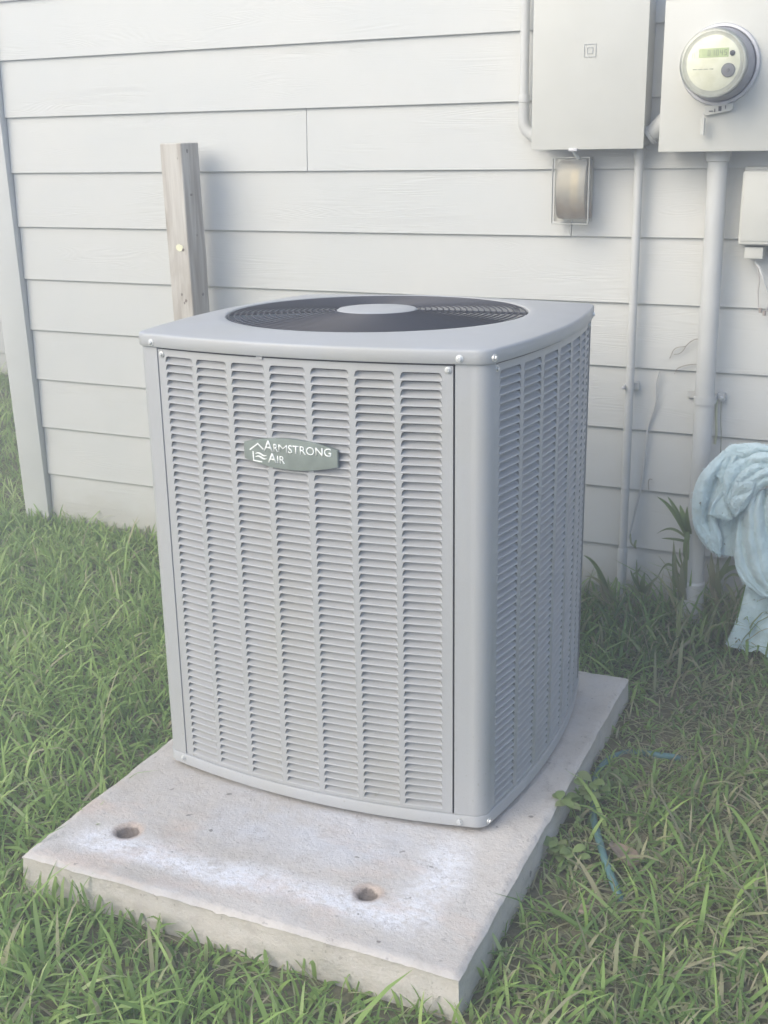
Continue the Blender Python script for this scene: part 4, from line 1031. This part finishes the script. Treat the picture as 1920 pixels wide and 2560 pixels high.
def lawn():
    X1, Y1 = scatter(56000, -2.2, 1.6, -2.5, 0.)
    X2, Y2 = scatter(26000, -4.4, -1.4, -1.2, 1.86)
    X3, Y3 = scatter(9000, -5.5, 3.2, -3.6, 1.86)
    X = np.concatenate([X1, X2, X3]); Y = np.concatenate([Y1, Y2, Y3]); n = len(X)
    cl = vnoise(X, Y, 3.0); cf = vnoise(X, Y, 14., 5)
    right_ = np.clip((X-.40)/.25, 0, 1)*np.clip((Y+1.9)/.5, 0, 1)              # thin, thatchy lawn beside the wall
    keep = rng.random(n) > .16*right_
    X, Y, cl, cf, right_ = X[keep], Y[keep], cl[keep], cf[keep], right_[keep]; n = len(X)
    L = rng.gamma(9, .0082, n)*(1+.3*cl)*(1-.12*right_); L = np.clip(L, .03, .17)
    low = ((X > .50) & (X < 1.15) & (Y > -.75) & (Y < -.05)); L = np.where(low, np.minimum(L*.75, .062), L)      # kept down round the towel and the slab edges
    near = inpad(X, Y, .13) & (X > -.1); L = np.where(near, L*.66, L)
    Wd = rng.uniform(.0038, .0100, n); lean = np.clip(rng.normal(.66, .36, n)+.15*right_, .02, 1.35)
    rnd = np.clip(.54+.40*cl+.25*cf+rng.normal(0, .17, n)-.26*right_+.12*np.clip(-X-.6, 0, 1), 0, 1)
    dead = (rng.random(n) < (.06+.34*right_)).astype(float)*rng.uniform(.35, 1, n)
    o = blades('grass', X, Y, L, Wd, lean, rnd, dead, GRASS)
    tag(o, 'broad bladed green lawn grass around the pad and along the wall', 'grass', kind='stuff')
    # longer loose blades lying over the sward
    X, Y = scatter(4200, -2.6, 1.6, -2.5, 0.); k = ~inpad(X, Y, .10) & ~((X > .45) & (X < 1.2) & (Y > -1.0)); X, Y = X[k], Y[k]; n = len(X)
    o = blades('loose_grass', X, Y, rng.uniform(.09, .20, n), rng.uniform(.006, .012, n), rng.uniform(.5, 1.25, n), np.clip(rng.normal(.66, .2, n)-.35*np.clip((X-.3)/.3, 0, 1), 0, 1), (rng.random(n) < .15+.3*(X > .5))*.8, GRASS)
    tag(o, 'longer pale blades arching over the mown lawn', 'grass', kind='stuff')
    # upright fringe left by the mower along the siding
    X = rng.uniform(-2.0, -.35, 900); Y = rng.uniform(-.075, -.014, 900); n = 900
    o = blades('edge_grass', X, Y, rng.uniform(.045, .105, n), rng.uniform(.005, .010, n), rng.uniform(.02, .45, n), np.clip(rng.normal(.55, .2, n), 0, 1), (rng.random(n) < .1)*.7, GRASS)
    tag(o, 'upright uncut fringe of grass along the siding left of the unit', 'grass', kind='stuff')
    # rank growth at the foot of the wall
    X = rng.uniform(.05, 1.7, 2600); Y = -.02-np.abs(rng.normal(0, .16, 2600)); k = ~inpad(X, Y, .01) & ~((X > .58) & (X < 1.0) & (Y < -.09)); X, Y = X[k], Y[k]; n = len(X)
    o = blades('long_grass', X, Y, rng.uniform(.06, .20, n), rng.uniform(.004, .012, n), rng.uniform(.1, 1.2, n), np.clip(rng.normal(.35, .2, n), 0, 1), (rng.random(n) < .38)*rng.uniform(.4, 1, n), GRASS)
    tag(o, 'long rank grass with brown stalks at the foot of the wall', 'grass', kind='stuff')
    n = 620; X = np.concatenate([rng.normal(.60, .10, 380), rng.normal(.40, .16, 120), rng.normal(.24, .05, 120)]); Y = -.015-np.abs(rng.normal(0, .07, n)); k = ~inpad(X, Y, .01) & (X > .12) & (X < 1.4); X, Y = X[k], Y[k]; n = len(X)
    o = blades('dry_weeds', X, Y, rng.uniform(.10, .30, n)*np.clip(1.15-2.2*np.abs(X-.58), .5, 1), rng.uniform(.003, .010, n), rng.uniform(.02, .75, n), np.clip(rng.normal(.3, .2, n), 0, 1), (rng.random(n) < .55)*rng.uniform(.3, .95, n), GRASS)
    tag(o, 'tangle of thin dry weeds standing against the wall behind the towel', 'weeds', kind='stuff')
    # flattened thatch
    X, Y = scatter(24000, -1.8, 1.5, -2.4, 0.); right_ = np.clip((X-.35)/.3, 0, 1)
    k = rng.random(len(X)) < (.35+.65*right_); X, Y = X[k], Y[k]; n = len(X)
    o = blades('dead_thatch', X, Y, rng.uniform(.03, .09, n), rng.uniform(.002, .006, n), rng.uniform(1.15, 1.5, n), rng.uniform(0, .6, n), rng.uniform(.45, 1, n), GRASS, zoff=.012)
    tag(o, 'flattened tan thatch lying between the green blades', 'grass', kind='stuff')
lawn()

# ------------------------------------------------------------------ single weeds
LEAFM = m_grass('weed_leaf', [(0, (.17, .23, .10)), (.5, (.25, .34, .14)), (1, (.36, .48, .19))], (.38, .33, .25), .5)
def strap_leaf(mb, P0, P1, wd, sag=.02, n=9, side=None):
    P0, P1 = Vector(P0), Vector(P1); d = P1-P0; s = Vector((d.z, 0, -d.x)) if side is None else side
    s = (s.normalized() if s.length > 1e-6 else Vector((1, 0, 0))); V = []
    for i in range(n+1):
        t = i/n; c = P0.lerp(P1, t)+Vector((0, -.02*math.sin(math.pi*t), sag*math.sin(math.pi*t))); w_ = wd*.38*(math.sin(math.pi*min(1, .12+.88*t)**.8))**.7+.0004
        V += [c-s*w_, c+Vector((0, .002, 0)), c+s*w_]
    mb.add(V, [f for i in range(n) for f in ((3*i, 3*i+1, 3*i+4, 3*i+3), (3*i+1, 3*i+2, 3*i+5, 3*i+4))])
def finish_plant(o, rv=.5, dv=0.):
    me = o.data; n = len(me.vertices)
    for nm, val in (('rnd', rv), ('dead', dv), ('along', .5)):
        a_ = me.attributes.new(nm, 'FLOAT', 'POINT'); a_.data.foreach_set('value', np.full(n, val, np.float32))
    return o
def weed(name, label, leaves, y0, base=None, rv=.4, cat='weed'):
    e = empty(name, at(*base, y0)); tag(e, label, cat)
    for (b0, t0, wd, sag, dy, dv) in leaves:
        mb = MB(); strap_leaf(mb, at(*b0, y0), at(*t0, y0-dy), wd, sag)
        o = mb.build('leaf', LEAFM, e, smooth=True); sub(o, e); finish_plant(o, rv+random.uniform(-.2, .2), dv)
    return e
weed('tall_grass_weed', 'tall broad leaved weed climbing the left side of the thick conduit', [
    ((1722, 1350), (1643, 1242), .016, .03, .03, 0), ((1720, 1340), (1669, 1241), .016, .02, .01, 0), ((1725, 1330), (1700, 1262), .020, .01, .02, 0),
    ((1725, 1335), (1718, 1266), .018, .0, .02, 0), ((1722, 1345), (1684, 1270), .020, .02, .0, .1), ((1722, 1350), (1642, 1334), .010, .03, .05, .2),
    ((1722, 1355), (1655, 1346), .010, .01, .06, .2), ((1716, 1400), (1722, 1310), .022, .0, .0, .0), ((1712, 1470), (1720, 1350), .018, .0, .02, .2),
    ((1700, 1480), (1684, 1350), .014, .0, .01, .4), ((1690, 1470), (1684, 1360), .010, .0, .0, .1), ((1700, 1440), (1640, 1452), .010, .05, .04, .1),
    ((1702, 1420), (1688, 1385), .007, .01, .03, .1), ((1705, 1410), (1700, 1370), .006, .01, .03, .2), ((1712, 1500), (1705, 1400), .020, .0, .03, .5)], -.11, (1712, 1510), .35)
weed('tall_grass_weed', 'spiky weed clump at the wall foot between the condenser and thin conduit', [
    ((1530, 1500), (1459, 1388), .016, .04, .04, .0), ((1530, 1500), (1478, 1400), .014, .03, .01, .1), ((1528, 1505), (1490, 1420), .012, .01, .03, .3),
    ((1535, 1500), (1462, 1440), .012, .03, .08, .6), ((1520, 1510), (1500, 1455), .014, .01, .05, .7), ((1535, 1500), (1545, 1445), .012, .0, .02, .0),
    ((1515, 1515), (1475, 1480), .012, .02, .08, .5), ((1540, 1505), (1520, 1440), .010, .0, .03, .2)], -.14, (1530, 1512), .4)
weed('tall_grass_weed', 'dark spindly weed at the wall foot just right of the thin conduit', [
    ((1600, 1480), (1592, 1398), .010, .0, .01, .1), ((1605, 1480), (1576, 1425), .012, .01, .02, .0), ((1608, 1480), (1612, 1430), .020, .0, .02, .0),
    ((1595, 1430), (1603, 1415), .006, .0, .02, .2), ((1598, 1425), (1578, 1432), .006, .0, .02, .1), ((1610, 1485), (1632, 1455), .014, .01, .03, .1), ((1600, 1490), (1560, 1460), .014, .02, .05, .2),
    ((1618, 1490), (1650, 1440), .010, .02, .03, .5), ((1590, 1350), (1592, 1372), .009, .0, .0, .2), ((1576, 1335), (1588, 1368), .006, .0, .0, .4)], -.10, (1605, 1490), .3)
weed('tall_grass_weed', 'brown and green weed tangle at the wall foot behind the towel', [
    ((1790, 1480), (1778, 1380), .022, .0, .0, .5), ((1800, 1500), (1795, 1390), .018, .0, .02, .3), ((1800, 1440), (1860, 1420), .018, .02, .0, .0),
    ((1810, 1450), (1868, 1460), .010, .03, .0, .2), ((1815, 1460), (1850, 1530), .012, .02, .03, .4), ((1790, 1460), (1830, 1385), .020, .0, .0, .1),
    ((1800, 1520), (1770, 1440), .012, .0, .02, .7), ((1810, 1530), (1785, 1470), .016, .0, .04, .8), ((1830, 1520), (1800, 1500), .012, .02, .05, .5), ((1780, 1500), (1760, 1470), .012, .01, .06, .4)], -.07, (1800, 1520), .3)
weed('tall_grass_weed', 'pale upright grass stalks in front of the foot of the thick conduit', [
    ((1695, 1590), (1710, 1485), .012, .0, .03, .3), ((1680, 1600), (1672, 1555), .008, .0, .03, .8), ((1750, 1600), (1768, 1535), .010, .01, .05, .1),
    ((1760, 1600), (1795, 1560), .008, .02, .06, .5), ((1640, 1600), (1610, 1560), .010, .02, .05, .1), ((1730, 1610), (1740, 1560), .010, .01, .04, .2)], -.30, (1700, 1600), .6)
def ovate(mb, c, d, n_, L, W_):
    d = Vector(d).normalized(); n_ = Vector(n_).normalized(); s = d.cross(n_).normalized(); V = [Vector(c)]
    prof = [(.12, .45), (.3, .85), (.5, 1.), (.7, .82), (.88, .42)]; F = []
    for t, w_ in prof:
        p = Vector(c)+d*L*t+n_*(.12*L*math.sin(math.pi*t)); V += [p-s*W_*.5*w_+n_*W_*.08, p, p+s*W_*.5*w_+n_*W_*.08]
    V.append(Vector(c)+d*L-n_*.05*L)
    F += [(0, 2, 1), (0, 3, 2)]
    for i in range(4):
        a_ = 1+3*i; F += [(a_, a_+1, a_+4, a_+3), (a_+1, a_+2, a_+5, a_+4)]
    F += [(13, 14, 16), (14, 15, 16)]
    mb.add(V, F)
def broadleaf(label, spots, base, z, rv, size):
    b = atz(*base, .02); e = empty('broadleaf_weed', b); tag(e, label, 'weed')
    for (px, py, k) in spots:
        p = atz(px, py, z*k); mb = MB()
        mb.tube([b+Vector((0, 0, -.01)), b.lerp(p, .5)+Vector((0, 0, .01)), p], .0012, 5); o = mb.build('stem', LEAFM, e, smooth=True); sub(o, e); finish_plant(o, rv)
        for q in range(3):
            a_ = random.uniform(0, 6.28); mb = MB(); ovate(mb, p, (math.cos(a_), math.sin(a_), random.uniform(-.3, .35)), (.2*math.cos(a_), -.25, 1), size*random.uniform(.7, 1.15), size*random.uniform(.55, .75))
            o = mb.build('leaf', LEAFM, e, smooth=True); sub(o, e); finish_plant(o, min(1, rv+random.uniform(-.15, .2)), random.choice([0, 0, 0, .25]))
broadleaf('leafy weed reaching over the right edge of the concrete pad', [(1400, 2000, 1.2), (1418, 2010, 1.15), (1455, 1965, .9), (1480, 1955, 1.), (1500, 1970, .8), (1470, 1985, .8), (1450, 1990, .9)], (1450, 2060), .085, .75, .034)
broadleaf('heart leaved weed low beside the pad, below the leafy weed', [(1385, 2120, .8), (1400, 2140, .6), (1430, 2130, .9), (1440, 2145, .7), (1405, 2160, .5), (1455, 2160, .5), (1395, 2105, .9)], (1420, 2170), .07, .55, .030)
broadleaf('small bright clover sprig between pad edge and garden hose', [(1440, 2045, .8), (1446, 2068, .7), (1436, 2060, .7), (1450, 2050, .6)], (1450, 2090), .06, 1., .011)
broadleaf('trailing green weed covering the bend of the garden hose', [(1520, 1935, .8), (1545, 1940, .7), (1560, 1960, .8), (1530, 1965, .6), (1505, 1950, .7), (1575, 1945, .5)], (1540, 1985), .05, .6, .022)
broadleaf('low round leaved weed patch far right beyond the hose', [(1830, 1880, .6), (1860, 1890, .6), (1890, 1870, .6), (1845, 1910, .5), (1880, 1905, .6), (1900, 1895, .5), (1855, 1860, .6)], (1865, 1900), .04, .5, .020)

# ------------------------------------------------------------------ garden hose and fallen leaves
hp = [(2050, 2080), (1960, 2020), (1900, 1985), (1831, 1944), (1780, 1918), (1728, 1903), (1685, 1893), (1642, 1888), (1600, 1882), (1556, 1884), (1522, 1900), (1498, 1925), (1486, 1960), (1481, 2000), (1484, 2046), (1497, 2098), (1515, 2156), (1537, 2215), (1556, 2260), (1580, 2320), (1620, 2400)]
hz = [-.03, -.03, -.03, -.03, -.03, -.016, .002, .008, -.004, -.008, .002, .006, -.004, -.008, .004, .016, .020, .012, -.008, -.03, -.04]
P = [atz(a_, b_, 0) for a_, b_ in hp]; P = [Vector((p.x, p.y, float(gz(p.x, p.y))+h+.006)) for p, h in zip(P, hz)]
P = [atz(hp[i][0], hp[i][1], P[i].z) for i in range(len(P))]
hose = MB().tube(crv(P, 90), .0078, 12).build('garden_hose', HOSE, None, smooth=True)
tag(hose, 'teal garden hose curling through the grass right of the pad', 'hose')
LEAFD = NM('dry_leaf', (.35, .27, .2), .8); _v = LEAFD.noise(LEAFD.geo(), 60., 4.); LEAFD.color(LEAFD.ramp(_v, [(.3, (.25, .18, .13)), (.7, (.38, .30, .23))])); LEAFD = LEAFD.m
def dry_leaf(px, py, z, L, W_, az, tilt, label):
    c = atz(px, py, z); V = []; F = []; n = 12; m = 6
    for i in range(n+1):
        t = i/n; w_ = W_*.5*math.sin(math.pi*(.04+.93*t))**.75
        for j in range(m+1):
            s = -1+2*j/m; V.append(Vector(((t-.5)*L, s*w_, .10*W_*s*s+.06*L*math.sin(3*t)+.002*math.sin(9*t+4*s))))
    R_ = Matrix.Rotation(az, 4, 'Z') @ Matrix.Rotation(tilt, 4, 'X')
    F = [(i*(m+1)+j, i*(m+1)+j+1, (i+1)*(m+1)+j+1, (i+1)*(m+1)+j) for i in range(n) for j in range(m)]
    V = [R_ @ v for v in V]; nV = len(V); V += [v+Vector((0, 0, -.0006)) for v in V]; F += [tuple(k+nV for k in f[::-1]) for f in F]
    o = MB().add(V, F).build('dry_leaf', LEAFD, None, smooth=True, autos=80); o.location = c
    tag(o, label, 'leaf')
dry_leaf(1556, 2140, .045, .085, .062, 2.2, .35, 'large rust brown fallen leaf lying against the garden hose')
dry_leaf(1462, 2275, .035, .034, .022, .7, .2, 'small pale brown fallen leaf below the hose near the pad corner')
dry_leaf(1885, 2372, .03, .05, .03, 2.6, .2, 'orange tinged fallen leaf at the far right of the lawn')
